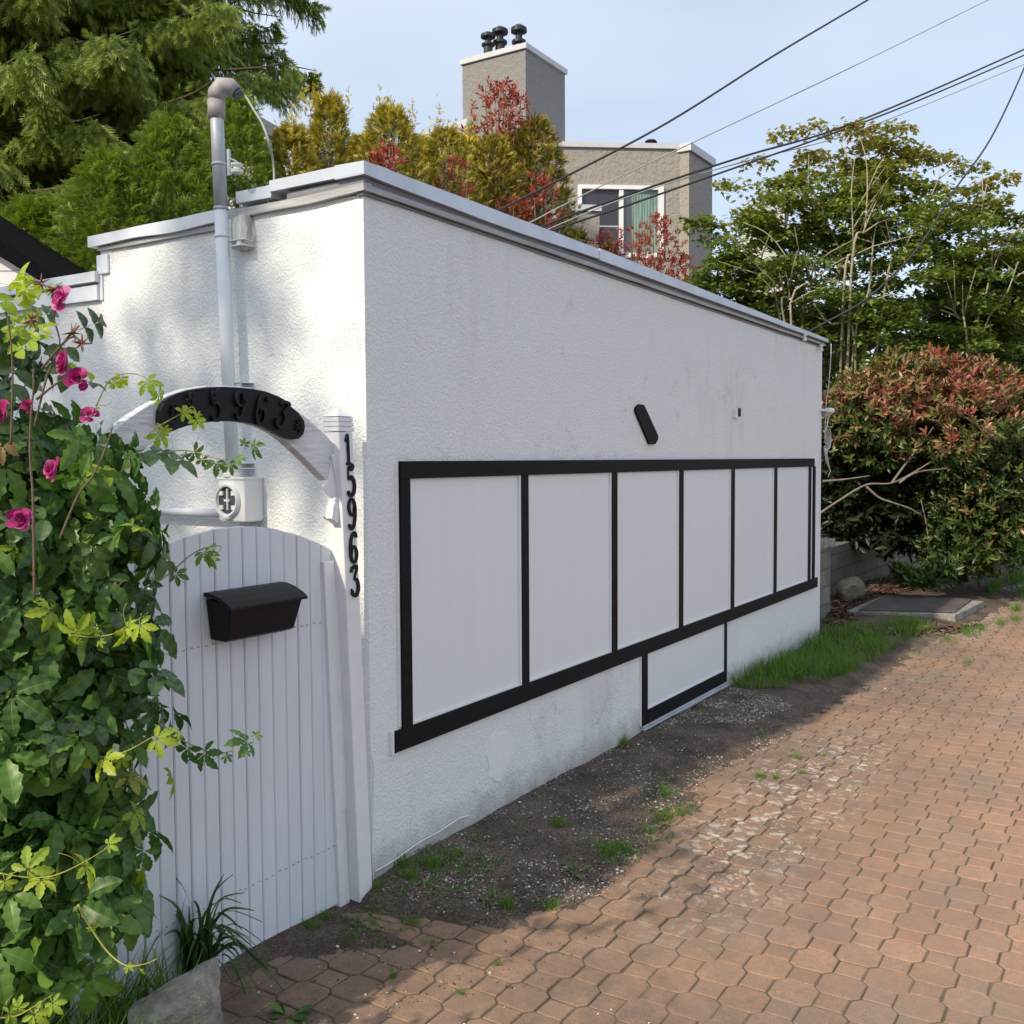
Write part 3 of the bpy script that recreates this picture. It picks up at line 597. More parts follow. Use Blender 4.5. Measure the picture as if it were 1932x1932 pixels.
# bracket and scroll joining the arch to the post
q = MB(); PL = [(1525, 1055), (1565, 1015), (1600, 820), (1645, 800), (1660, 860), (1655, 1130), (1600, 1150), (1570, 1130)]
q.prism([onY(*z1(*p), -0.004) for p in PL], (0, 0.0035, 0)); q.prism([onY(*z1(*p), -0.012) for p in [(1600, 815), (1640, 800), (1668, 860), (1690, 1120), (1650, 1140), (1638, 1000)]], (0, 0.0075, 0))
q.build('bracket_plate', M['white'], arch, bevel=0.0015)
sc = [((1690, 1135), (1655, 1130)), ((1668, 1160), (1630, 1165)), ((1652, 1200), (1608, 1215)), ((1652, 1250), (1606, 1260)), ((1655, 1300), (1598, 1310)), ((1650, 1345), (1588, 1300))]
q = MB(); q.bands([(onY(*z1(*a), -0.012), onY(*z1(*b_), -0.012)) for a, b_ in sc], (0, 0.03, 0)); q.build('scroll', M['white'], arch, bevel=0.001)
# far post of the gate, mostly behind the leaves
lp = thing('gate_post', 'white square gate post hidden behind the creeper leaves', 'post', (ss[0]-0.09, 0, 0))
q = MB(); q.box((ss[0]-0.10, -0.02, 0), (ss[0]-0.02, 0.06, 1.5)); q.build('shaft', M['white'], lp, bevel=0.003)
q = MB(); q.add([(ss[0]-0.105, -0.025, 1.5), (ss[0]-0.015, -0.025, 1.5), (ss[0]-0.015, 0.065, 1.5), (ss[0]-0.105, 0.065, 1.5), (ss[0]-0.06, 0.02, 1.54)], [(0, 1, 4), (1, 2, 4), (2, 3, 4), (3, 0, 4), (3, 2, 1, 0)]); q.build('cap', M['white'], lp)

# black number plaque on the arch
yp = -0.022
po = [(270, 560), (275, 470), (300, 415), (345, 385), (420, 352), (520, 325), (640, 310), (760, 306), (880, 312), (990, 325), (1090, 345), (1190, 385), (1280, 435), (1345, 490), (1385, 545), (1392, 600), (1380, 650), (1345, 685), (1300, 690)]
pi_ = [(300, 575), (320, 600), (345, 618), (375, 625), (420, 606), (500, 580), (600, 560), (700, 551), (800, 549), (880, 553), (960, 565), (1030, 582), (1090, 605), (1140, 628), (1190, 655), (1230, 675), (1260, 686), (1280, 690), (1295, 691)]
plq = thing('number_plaque', 'black curved plaque with raised house number hung on the white arch', 'plaque', tuple(onY(*z1(830, 450), yp)))
mb = MB(); mb.bands([(onY(*z1(*a), yp), onY(*z1(*b_), yp)) for a, b_ in zip(po, pi_)], (0, 0.020, 0)); mb.build('plate', M['black'], plq, bevel=0.003)
mb = MB(); tb = [(onY(*z1(a[0]+2, a[1]-26+8*abs(i-9)/9), yp+0.004), onY(*z1(a[0]+2, a[1]+2), yp+0.004)) for i, a in enumerate(po[2:13])]; mb.bands(tb, (0, 0.016, 0)); mb.build('backing', M['black'], plq, bevel=0.002)
for ch, zx, zy, hh_, an in (('1', 525, 450, 205, 8), ('5', 695, 430, 205, 4), ('9', 880, 425, 190, -2), ('6', 1050, 460, 225, -12), ('3', 1210, 500, 205, -24)):
    c = onY(*z1(zx, zy), yp); h_ = hh_/3.864/1.06*3.35/1900; w__ = h_*0.72; ca, sa = math.cos(R_(an)), math.sin(R_(an))
    def fn(u, v):
        a, b_ = (u-0.39)*w__, (v-0.5)*h_; return (c[0]+a*ca-b_*sa, yp-0.0005, c[2]+a*sa+b_*ca)
    mb = MB(); digit(ch, fn, (0, -0.009, 0), mb, 1.5); mb.build('numeral', M['black'], plq, bevel=0.0015)
for zx, zy in ((380, 480), (1340, 585)):
    c = onY(*z1(zx, zy), yp); mb = MB()
    for k in range(7):
        a = 2*math.pi*k/7+0.3; u = np.array([math.cos(a), 0, math.sin(a)]); v = np.array([-u[2], 0, u[0]])
        mb.prism([c+u*0.003, c+u*0.010+v*0.004, c+u*0.022, c+u*0.010-v*0.004], (0, -0.007, 0))
    mb.build('leaf_ornament', M['black'], plq)

# mailbox on the gate
mbx = thing('mailbox', 'black plastic mailbox with a hinged lid mounted on the gate', 'mailbox', tuple(onY(460, 1195, 0.028)))
A = onY(383, 1128, 0.0); Bq = onY(543, 1106, 0.0)
x0, x1 = onY(384, 1130, 0.028)[0], onY(531, 1105, 0.028)[0]; zt = onY(384, 1128, 0.028)[2]; 
x0 = float(x0); x1 = float(x1); zt = float(zt)+0.004; hb = 0.132; dpt = 0.115; tp = 0.012
q = MB()
prof = [(0.0275, zt-0.01), (0.0275, zt-hb), (0.0275-0.062, zt-hb-0.004), (0.0275-0.075, zt-hb+0.004), (0.0275-dpt+0.012, zt-0.028), (0.0275-dpt+0.012, zt-0.022)]
vs = []
for s_, xx in ((0, x0), (1, x1)):
    for y, z in prof: t = (zt-z)/hb; vs.append((xx+(tp*t*1.4 if s_ == 0 else -tp*t*1.4)+(0.006 if s_ == 0 else -0.006), y, z))
n_ = len(prof); q.add(vs, [tuple(range(n_)), tuple(range(n_, 2*n_))[::-1]]+[(i, (i+1) % n_, n_+(i+1) % n_, n_+i) for i in range(n_)]); q.build('body', M['blackplastic'], mbx, bevel=0.003)
q = MB(); prof = [(0.0275, zt+0.012), (0.0, zt+0.010), (-0.035, zt+0.001), (-0.068, zt-0.014), (0.0275-dpt, zt-0.028), (0.0275-dpt, zt-0.037), (-0.06, zt-0.024), (-0.03, zt-0.010), (0.0, zt-0.001), (0.0275, zt)]
q.prism([(x0, y, z) for y, z in prof], (x1-x0, 0, 0)); q.build('lid', M['blackplastic'], mbx, bevel=0.002)
q = MB(); q.box((x0+0.05, -0.0855, zt-0.0275), (x0+0.012, -0.084, zt-0.1)); 

# ------------------------------------------------------------------ electrical mast and meter on the left wall
mast = thing('service_mast', 'tall grey and white electric service pipe with hooded top on the left wall', 'pipe', tuple(onX(432, 880, -0.07)))
p_top = onX(408, 195, -0.07); p_bot = onX(438.5, 885, -0.07)
mid = p_top+(p_bot-p_top)*0.30
def pp(t): return p_top+(p_bot-p_top)*t
rad = 0.0250
q = MB(); q.tube([pp(-0.02), pp(0.10), pp(0.285)], rad*1.0, 20); q.build('upper_pipe', M['galv'], mast)
q = MB(); q.tube([pp(0.285), pp(0.6), pp(1.0)], rad*1.02, 20); q.build('lower_pipe', M['whitepipe'], mast)
for t in (0.165, 0.285, 0.36):
    q = MB(); q.tube([pp(t-0.003), pp(t+0.005)], rad*1.10, 20); q.build('strap', M['galv'] if t < 0.3 else M['whitepipe'], mast)
# hood
q = MB(); c = pp(-0.0); q.tube([c+[0, 0, -0.055], c+[0, 0, 0.012]], rad*1.28, 20); q.build('collar', M['hood'], mast)
q = MB(); hd = norm(np.array([RT0[0]*1.0, RT0[1]*1.0, 0])); hp = [c+[0, 0, 0.01], c+[0, 0, 0.035]+hd*0.004, c+[0, 0, 0.06]+hd*0.025, c+[0, 0, 0.060]+hd*0.055, c+[0, 0, 0.040]+hd*0.078]
q.tube(hp, [rad*1.3, rad*1.42, rad*1.5, rad*1.3, rad*1.05], 16); q.build('hood', M['hood'], mast)
q = MB(); q.tube([c+[0, 0, 0.041]+hd*0.076, c+[0, 0, 0.026]+hd*0.086], [rad*0.9, rad*0.8], 14); q.build('hood_mouth', M['dark'], mast)
# porcelain knob on its bracket
kc = onX(447, 318, -0.09); yk = -hd*0
q = MB(); s0 = onX(433, 305, -0.085); q.box((s0[0]-0.004, s0[1]-0.004, s0[2]-0.05), (s0[0]+0.004, s0[1]+0.010, s0[2]+0.045)); q.tube([s0+[0, 0, 0.012], kc+[0, 0, 0.026]], 0.003, 6); q.tube([s0+[0, 0, -0.022], kc+[0, 0, -0.020]], 0.004, 6); q.build('knob_bracket', M['galv'], mast)
q = MB(); q.lathe(kc, [(0.012, -0.018), (0.022, -0.016), (0.023, -0.006), (0.014, -0.002), (0.013, 0.006), (0.021, 0.010), (0.021, 0.018), (0.012, 0.021)], 16); q.build('insulator_knob', M['porcelain'], mast)
# clamp brackets to the wall
for (py_, ln_) in ((460, 0.05), (728, 0.045), (880, 0.05)):
    b0 = onX(445, py_, -0.05); q = MB(); q.box((b0[0]-0.012, b0[1]-ln_, b0[2]-0.010), (0, b0[1]+0.03, b0[2]-0.006)); q.box((b0[0]-0.012, b0[1]-ln_, b0[2]+0.010), (0, b0[1]+0.03, b0[2]+0.013)); q.box((b0[0]-0.006, b0[1]-ln_*0.6, b0[2]-0.006), (b0[0]+0.004, b0[1]-ln_*0.2, b0[2]+0.010)); q.build('clamp', M['whitepipe'], mast, bevel=0.001)
def dpts(pl, f): return [f(*p) for p in pl]
def smooth(P_, n=6):
    P_ = [np.array(p, float) for p in P_]; out = []; k = len(P_)
    for i in range(k-1):
        p0, p1, p2, p3 = P_[max(i-1, 0)], P_[i], P_[i+1], P_[min(i+2, k-1)]
        for t in np.linspace(0, 1, n, endpoint=(i == k-2)): out.append(0.5*((2*p1)+(-p0+p2)*t+(2*p0-5*p1+4*p2-p3)*t*t+(-p0+3*p1-3*p2+p3)*t**3))
    return out
z2 = lambda X, Y: ((350+X/4.83)/1.06, (120+Y/4.83)/1.06)
q = MB(); q.tube(smooth(dpts([z2(*p) for p in [(600, 285), (680, 350), (760, 480), (840, 610), (910, 800), (950, 1000), (958, 1200), (955, 1420)]], lambda a, b_: onX(a, b_, 0.06 if b_ > 300 else -0.01)), 5), [0.0042]*36, 8)
tag(q.build('service_cable', M['greycable']), 'grey cable looping from the hooded pipe top down to the roof', 'cable')
q = MB(); q.tube(smooth(dpts([z2(*p) for p in [(530, 1400), (570, 1350), (640, 1308), (730, 1300), (830, 1330), (900, 1365), (932, 1420)]], lambda a, b_: onX(a, b_, 0.0)), 5), 0.003, 8)
tag(q.build('ground_wire', M['porcelain']), 'thin pale wire arching from the pipe strap to the roof edge', 'wire')

# meter base
xf_ = -0.095
mt = thing('meter_box', 'white electric meter base with an open round socket on the left wall', 'meter box', tuple(onX(450, 985, 0)))
ym0 = float(onX(487, 940, 0.0)[1]); a = onX(461.5, 940, xf_); ym0 = float(a[1]); ym1 = float(onX(412, 940, xf_)[1]); zm0 = float(onX(425, 984, xf_)[2]); zm1 = float(onX(425, 902, xf_)[2])
q = MB(); q.box((xf_, ym0, zm0), (0, ym1, zm1)); q.build('housing', M['boxgrey'], mt, bevel=0.006)
q = MB(); q.box((xf_-0.004, ym0-0.003, zm1-0.006), (0, ym1+0.003, zm1+0.004)); q.build('top_lip', M['boxgrey'], mt, bevel=0.002)
cyy, czz = float(onX(431.5, 944, xf_)[1]), float(onX(431.5, 944, xf_)[2]); rr_ = (zm1-zm0)*0.36
q = MB(); q.lathe((xf_, cyy, czz), [(rr_*0.86, -0.006), (rr_*0.9, -0.016), (rr_*1.02, -0.018), (rr_*1.08, -0.008), (rr_*1.08, 0.0)][::-1], 36, 'x')
q.v = q.v; q.f = q.f[:-2]; q.sm = q.sm[:-2]; q.build('ring', M['boxgrey'], mt)
q = MB(); q.lathe((xf_, cyy, czz), [(rr_*0.9, -0.0015), (rr_*0.9, -0.0008)], 36, 'x'); q.build('socket', M['dark'], mt)
q = MB()
for sy in (-1, 1):
    for sz in (-1, 1): q.box((xf_-0.010, cyy+sy*rr_*0.55-0.010, czz+sz*rr_*0.45-0.008), (xf_-0.002, cyy+sy*rr_*0.55+0.010, czz+sz*rr_*0.45+0.008))
q.box((xf_-0.010, cyy-0.012, czz-0.004), (xf_-0.002, cyy+0.016, czz+0.004)); q.box((xf_-0.012, cyy-0.006, czz-rr_*0.6), (xf_-0.004, cyy-0.001, czz+rr_*0.75)); q.build('jaws', M['boxgrey'], mt)
q = MB(); q.box((xf_-0.020, cyy-0.018, czz-rr_*1.16), (xf_-0.004, cyy+0.018, czz-rr_*1.0)); q.box((xf_-0.024, cyy-0.004, czz-rr_*1.14), (xf_-0.020, cyy+0.004, czz-rr_*1.04)); q.build('latch', M['boxgrey'], mt, bevel=0.001)
q = MB(); q.lathe((-0.07, float(p_bot[1]), zm1+0.004), [(0.036, 0), (0.036, 0.012), (0.030, 0.016), (0.030, 0.045)], 20); q.build('hub', M['boxgrey'], mt)
q = MB(); c0 = onX(412, 966, -0.03); q.tube([(-0.045, ym1-0.01, c0[2]-0.004), (-0.045, 2.6, c0[2]-0.004)], 0.0165, 14)
tag(q.build('conduit', M['whitepipe']), 'horizontal white conduit running left from the meter box', 'conduit')
# wire along the foot of the long wall
q = MB(); q.tube(smooth([onY(*p, -0.006) for p in [(707, 1644), (745, 1622), (790, 1590), (830, 1568), (865, 1545), (885, 1539)]], 5), 0.0032, 6); tag(q.build('wall_wire', M['whitecable']), 'white wire pinned along the foot of the long stucco wall', 'wire')
q = MB(); q.tube(smooth([onY(*p, -0.006) for p in [(700, 1425), (705, 1450), (704, 1520), (702, 1600), (706, 1680)]], 5), 0.0022, 6); tag(q.build('wall_wire', M['whitecable']), 'thin white wire hanging down the corner beside the numbered post', 'wire')
# tilted black board on the wall
q = MB(); PB = [(1201, 768), (1207, 762.5), (1216, 764), (1242.5, 822), (1242, 830), (1237, 838), (1226, 838), (1200, 776)]
q.prism([onY(*p, -0.014) for p in PB], (0, 0.014, 0))
tag(q.build('wall_ornament', M['blackwood'], bevel=0.002), 'short black carved stick fixed at a slant above the panels', 'ornament')
hk = thing('wall_hook', 'small white metal bracket with a dark slot on the long wall', 'hook', tuple(onY(1389, 787, 0)))
a = onY(1385, 770, -0.008); b_ = onY(1390, 789, -0.008); q = MB(); q.box((a[0], -0.02, b_[2]), (b_[0], -0.0, a[2])); q.build('plate', M['white'], hk, bevel=0.002)
a = onY(1391.5, 770, -0.015); b_ = onY(1393.5, 786, -0.015); q = MB(); q.box((a[0], -0.03, b_[2]), (b_[0]+0.004, -0.0, a[2])); q.build('slot', M['black'], hk)
# camera at the far corner
sc_ = thing('security_camera', 'small white security camera on an arm at the far wall corner', 'camera', (BW+0.0, 0.0, float(onY(1545, 775, 0)[2])))
c = np.array([BW, -0.03, float(onY(1545, 774, 0)[2])])
q = MB(); q.box((c[0]-0.05, -0.045, c[2]-0.008), (c[0]+0.03, -0.001, c[2]+0.012)); q.build('arm', M['white'], sc_, bevel=0.002)
q = MB(); q.tube([c+[0.03, -0.01, 0.002], c+[0.10, -0.03, 0.0], c+[0.11, -0.035, -0.004]], [0.022, 0.026, 0.018], 12); q.build('body', M['white'], sc_)
q = MB(); q.lathe(c+np.array([0.04, 0.01, -0.05]), [(0.02, 0), (0.03, 0.01), (0.03, 0.035), (0.02, 0.045)], 12); q.build('junction', M['greydrip'], sc_)
cc = MB(); c = np.array([BW+0.015, -0.02, float(onY(1548, 790, 0)[2])])
for k in range(5):
    P_ = [c+np.array([0.03+0.06*math.sin(t*2.1+k), -0.02*k*0.4, -t*0.05*(1+0.2*k)+0.03*math.sin(3*t+k)]) for t in np.linspace(0, 4.5+k*0.3, 16)]
    cc.tube(smooth(P_, 2), 0.003, 5)
cc.tube(smooth([c+[0.02, 0, -0.2], c+[0.04, 0, 0.1], c+[0.0, -0.03, 0.25], c+[-0.01, -0.05, 0.5], c+[-0.04, -0.06, 0.62]], 5), 0.0032, 5)
tag(cc.build('coiled_cables', M['whitecable']), 'tangle of thin white cables hanging at the far wall corner', 'cable')
for (a_, lb_) in (((1518, 636), 'white knob insulator standing on the roof edge near the far corner'), ((1549, 656), 'white cable clamp at the very end of the roof edge')):
    c = onY(*a_, -0.03); q = MB(); q.lathe(c, [(0.010, -0.03), (0.018, -0.028), (0.018, -0.012), (0.011, -0.004), (0.011, 0.004), (0.018, 0.010), (0.018, 0.022), (0.008, 0.026)], 12)
    tag(q.build('insulator', M['white']), lb_, 'insulator')
# ------------------------------------------------------------------ far house with chimney
gh = thing('stucco_house', 'taupe stucco house with a tall chimney and a white-framed sliding window', 'house', tuple(np.array([*dep(1165, 400, 18)[:2], 0])))
P0 = dep(1165, 400, 18.0); ang = R_(-53); U_ = np.array([math.cos(ang), math.sin(ang), 0]); Nf = np.array([U_[1], -U_[0], 0])   # facade direction, outward normal
def fac(px, py, out=0.0): return onP(px, py, P0+Nf*out, Nf)
def us(p): return float(np.dot(np.array(p)-P0, U_))
MF = lambda p: P0*np.array([1, 1, 0]) + U_*p[0] + Nf*p[1] + np.array([0, 0, p[2]])     # (along, out, z)
uL, uR = us(fac(845, 300)), us(fac(1286, 300)); zT = float(fac(1040, 277)[2])
wx0, wx1 = us(fac(1090, 400)), us(fac(1252, 400)); wz1 = float(fac(1170, 350)[2]); wz0 = float(fac(1170, 487)[2])
q = MB(MF)
q.box((uL, -0.25, 0), (wx0, 0, zT)); q.box((wx1, -0.25, 0), (uR, 0, zT)); q.box((wx0, -0.25, 0), (wx1, 0, wz0)); q.box((wx0, -0.25, wz1), (wx1, 0, zT))
q.build('wall', M['grey_stucco'], gh)
# right wing: a return facing left and a long side wall
A1 = MF((uR, 0.0, 0)); c1 = onP(1301, 300, A1, (1, 0, 0)); A2 = np.array([A1[0], c1[1], 0]); c2 = onP(1344, 320, A2, (0, 1, 0)); A3 = np.array([c2[0], A2[1], 0])
zc2 = float(onP(1296, 286, A1, (1, 0, 0))[2])
q = MB(); q.prism([A1+[-0.02, 0, 0], A2+[-0.02, 0, 0], A3, A3+[0, 3, 0], A1+[-0.02, 3, 0]], (0, 0, zc2)); q.build('side_wall', M['grey_stucco'], gh)
q = MB(); q.prism([p+np.array([0, 0, zc2]) for p in (A1+[-0.06, 0.0, 0], A2+[-0.06, -0.05, 0], A3+[0.05, -0.05, 0], A3+[0.05, 3, 0], A1+[-0.06, 3, 0])], (0, 0, 0.14)); q.build('parapet_cap', M['putty'], gh)
q = MB(MF); q.box((uL, -0.4, zT), (uR-0.02, 0.04, zT+0.09)); q.build('parapet_cap', M['putty'], gh)
q = MB(MF); q.box((uL, -4, 0), (uR-0.1, -0.26, zT-0.02)); q.build('rear_block', M['grey_stucco'], gh)
# slanting roof part left of the chimney
q = MB(); a = dep(800, 262, 19.6); b_ = dep(882, 236, 19.4); q.prism([a, b_, np.array([b_[0], b_[1], 3]), np.array([a[0], a[1], 3])], (1.4, 0.2, 0)); q.build('roof_side', M['grey_stucco'], gh)
q = MB(); q.prism([a+[0, 0, 0], b_, b_+[0, 0, 0.13], a+[0, 0, 0.13]], (1.4, 0.2, 0)); 
q.build('roof_edge', M['putty'], gh)
# window
f0, f1, m0, m1 = wx0, wx1, us(fac(1168, 400)), us(fac(1176, 400))
wn = MB(MF); t = 0.07
wn.box((f0, -0.06, wz0), (f0+t, 0.035, wz1)); wn.box((f1-t-0.03, -0.06, wz0), (f1, 0.035, wz1)); wn.box((f0+t, -0.06, wz1-t), (f1-t-0.03, 0.035, wz1)); wn.box((f0+t, -0.06, wz0), (f1-t-0.03, 0.035, wz0+t+0.02)); wn.box((m0, -0.05, wz0+t+0.02), (m1, 0.02, wz1-t))
W_ = wn.build('window', M['white'], gh)
q = MB(MF); q.box((f0+t, -0.045, wz0+t+0.02), (m0, -0.035, wz1-t)); q.build('screen', M['glassdark'], W_)
q = MB(MF); q.box((m1, -0.045, wz0+t+0.02), (f1-t-0.03, -0.035, wz1-t)); q.build('pane', M['glass'], W_)
q = MB(MF); cu = [(m1+(f1-t-0.03-m1)*(0.25+0.75*i/30), -0.030+0.004*math.sin(i*1.9)) for i in range(31)]
q.bands([((u, y, wz0+0.10), (u, y, wz1-t)) for u, y in cu], (0, 0.004, 0)); q.build('curtain', M['curtain'], W_)
q = MB(MF); q.box((f0+t, -0.034, wz0+0.55), (m0, -0.025, wz0+0.58)); q.build('sash_bar', M['greydrip'], W_)
# lower parapet in front of the window, second window at its left
Pq = P0+Nf*0.9
def fo(px, py): p = onP(px, py, Pq, Nf); return us(p), float(p[2])
u0, _ = fo(1058, 420); u1, zz = fo(1131, 393)
q = MB(MF); q.box((u0-2.0, 0.05, 0), (u1, 0.9, zz-0.06)); q.build('low_wall', M['grey_stucco'], gh)
q = MB(MF); q.box((fo(1090, 420)[0], 0.05, zz-0.055), (u1+0.03, 0.94, zz+0.05)); q.build('parapet_cap', M['putty'], gh)
q = MB(MF); v0, _ = fo(1040, 420); v1, _ = fo(1056, 420); q.box((v0, 0.905, fo(1048, 455)[1]), (v1, 0.95, fo(1048, 392)[1])); W2 = q.build('window', M['white'], gh)
q = MB(MF); q.box((v0-0.6, 0.903, fo(1048, 450)[1]), (v0+0.06, 0.93, fo(1048, 396)[1])); q.build('pane', M['glass'], W2)
q = MB(MF); Pw = P0+Nf*0.5; q.box((us(fac(1130, 480)), 0.06, 0), (us(fac(1250, 480)), 0.5, float(onP(1170, 497, Pw, Nf)[2]))); q.build('low_wall', M['grey_stucco'], gh)
# roof vent
c = dep(1228, 276, 19.5); q = MB(); q.lathe(c, [(0.07, -0.25), (0.07, 0.01), (0.11, 0.02), (0.13, 0.05), (0.08, 0.055), (0.08, 0.075), (0.12, 0.08), (0.10, 0.11)], 16); q.build('vent', M['flue'], gh)
# chimney
C0 = dep(992, 200, 19.0); yl = float(onP(873, 200, C0, (1, 0, 0))[1]); xr_ = float(onP(1066, 200, C0, (0, 1, 0))[0]); zt_ = float(onP(990, 92, C0, (1, 0, 0))[2])
q = MB(); q.prism([(C0[0], C0[1], 3), (xr_, C0[1], 3), (xr_, yl, 3), (C0[0], yl, 3)], (0.0, 0.0, zt_-3)); ch_ = q.build('chimney', M['chimney'], gh)
q = MB(); q.box((C0[0]-0.04, C0[1]-0.04, zt_), (xr_+0.04, yl+0.04, zt_+0.10)); q.build('chimney_cap', M['putty'], ch_)
for px_, pb_, d_, r_ in ((921, 92, 19.9, 0.105), (943.5, 86, 20.0, 0.115), (979, 78, 20.1, 0.115)):
    c = dep(px_, pb_, d_); c[2] = zt_+0.12; top = float(dep(px_, {921: 62, 943.5: 52, 979: 48}[px_], d_)[2]); H_ = top-c[2]
    q = MB(); q.lathe(c, [(r_*0.85, 0), (r_*0.85, H_*0.55), (r_*1.25, H_*0.56), (r_*1.25, H_*0.62), (r_*0.6, H_*0.63), (r_*0.6, H_*0.82), (r_*1.4, H_*0.83), (r_*1.4, H_*0.92), (r_*0.6, H_)], 18); q.build('flue', M['flue'], ch_)

# dark gabled roof far behind the hedges, pale house behind the maples
bh = thing('gabled_house', 'distant house whose dark sloping roof shows above the golden hedge', 'house', tuple(np.array([*dep(545, 260, 27)[:2], 0])))
a = dep(470, 208, 27.0); b_ = dep(640, 305, 27.0)
q = MB(); q.prism([a, b_, b_-[0, 0, 0.35], a-[0, 0, 0.35]], (0.8, 4, 0)); q.build('roof', simple('far_roof', (0.10, 0.12, 0.14), 0.8), bh)
q = MB(); q.prism([a+[.1, .1, -0.4], b_+[.1, .1, -0.4], np.array([b_[0]+.1, b_[1]+.1, 0]), np.array([a[0]+.1, a[1]+.1, 0])], (0.7, 3.8, 0)); q.build('wall', M['siding'], bh)
ph = thing('cream_house', 'pale cream flat-roofed house glimpsed between the branches of the maple', 'house', tuple(np.array([*dep(1440, 430, 24)[:2], 0])))
a = dep(1402, 400, 24.0); b_ = dep(1480, 398, 24.0); ev = norm((a-CAM)*[1, 1, 0]); q = MB(); q.prism([np.array([a[0], a[1], 0]), np.array([b_[0], b_[1], 0]), b_, a], ev*4); q.build('wall', M['cream'], ph)
q = MB(); q.prism([a+[-.1, -.1, 0.003], b_+[.1, -.1, 0.003], b_+[.1, -.1, .16], a+[-.1, -.1, .16]], ev*4); q.build('roof_edge', M['putty'], ph)

# neighbour's gable at the left
nh_ = thing('neighbour_house', 'white sided house with a steep black roof at the left edge', 'house', tuple(np.array([*dep(40, 560, 6.2)[:2], 0])))
D6 = 6.0
g0 = dep(-260, 330, D6); g1 = dep(160, 572, D6); gy = g0
pt = [dep(-300, 300, D6), dep(128, 549, D6), dep(128, 640, D6), dep(-300, 640, D6)]
bb_ = [p.copy() for p in pt]; bb_[2][2] = 0; bb_[3][2] = 0; bb_[2][:2] = bb_[1][:2]; bb_[3][:2] = bb_[0][:2]
q = MB(); q.prism(bb_, DH*1.5); q.build('gable_wall', M['siding'], nh_)
for k in range(12):
    q = MB(); zt_k = 1.6+0.16*k; e0, e1 = bb_[0], bb_[1]
    if zt_k > e0[2]: break
    t1 = min(1.0, max(0.0, (zt_k-e0[2])/(e1[2]-e0[2]))) if zt_k > e1[2] else 1.0
    s0 = e0.copy(); s0[2] = zt_k; s1 = e0+(e1-e0)*t1; s1[2] = zt_k
    q.prism([s0, s1, s1-[0, 0, 0.006], s0-[0, 0, 0.006]], -DH*0.004); q.build('siding_lap', M['greydrip'], nh_)
q = MB(); r0 = dep(-300, 262, D6-0.1); r1 = dep(152, 549, D6-0.1); s0 = dep(-300, 302, D6-0.1); s1 = dep(118, 556, D6-0.1)
q.prism([r0, r1, s1, s0], DH*1.8); q.build('roof', M['roofdark'], nh_)
q = MB(); q.tube(smooth([dep(-30, 528, 5.6), dep(40, 541, 5.6), dep(110, 556, 5.4), dep(200, 568, 5.1)], 4), 0.004, 6); tag(q.build('thin_cable', M['porcelain']), 'thin pale cable running past the black gable roof to the left wall', 'cable')

# ------------------------------------------------------------------ beyond the far end: block wall, slab, stone
m, nt_, b = newmat('block_wall'); M['block'] = m; lk = nt_.links.new
tcx = nd(nt_, 'ShaderNodeTexCoord'); mp_ = nd(nt_, 'ShaderNodeMapping'); mp_.inputs['Rotation'].default_value = (math.pi/2, 0, 0); lk(tcx.outputs['Object'], mp_.inputs[0])
br = nd(nt_, 'ShaderNodeTexBrick', Scale=1.0); br.inputs['Color1'].default_value = (0.19, 0.185, 0.15, 1); br.inputs['Color2'].default_value = (0.15, 0.15, 0.12, 1); br.inputs['Mortar'].default_value = (0.09, 0.09, 0.08, 1)
br.inputs['Brick Width'].default_value = 0.34; br.inputs['Row Height'].default_value = 0.17; br.inputs['Mortar Size'].default_value = 0.006; lk(mp_.outputs[0], br.inputs['Vector'])
n2 = nd(nt_, 'ShaderNodeTexNoise', Scale=5, Detail=8, Roughness=0.7); lk(tcx.outputs['Object'], n2.inputs['Vector']); mu = nd(nt_, 'ShaderNodeMixRGB', blend_type='OVERLAY'); mu.inputs[0].default_value = 0.7; lk(br.outputs[0], mu.inputs[1]); lk(n2.outputs['Fac'], mu.inputs[2]); lk(mu.outputs[0], b.inputs['Base Color'])
b.inputs['Roughness'].default_value = 0.95; bp = nd(nt_, 'ShaderNodeBump', Strength=0.7, Distance=0.01); bp.invert = True; lk(br.outputs['Fac'], bp.inputs['Height']); lk(bp.outputs[0], b.inputs['Normal'])
pw = onZ(1568, 1122, 0.08); yw = float(pw[1])
bw = thing('block_wall', 'low grey concrete block wall in the shade beside the far wall corner', 'wall', (pw[0], yw, 0))
xq = float(onY(1725, 1000, yw)[0]); zq = float(onY(1568, 1032, yw)[2])
q = MB(); q.box((pw[0]-0.1, yw, -0.05), (xq, yw+0.2, zq)); q.build('course', M['block'], bw, bevel=0.01)
yp_ = float(onZ(1567, 1163, 0.03)[1]); xa = BW+0.03; xb_ = float(onY(1567, 1080, yp_)[0]); zp_ = float(onY(1560, 1033, yp_)[2])
q = MB(); q.box((xa, yp_, -0.05), (xb_, yw-0.002, zp_)); q.build('pier', M['block'], bw, bevel=0.01)
q = MB(); q.box((xa-0.0, yp_-0.03, zp_+0.002), (xb_+0.07, yw+0.05, zp_+0.075)); q.build('coping', M['concrete'], bw, bevel=0.01)

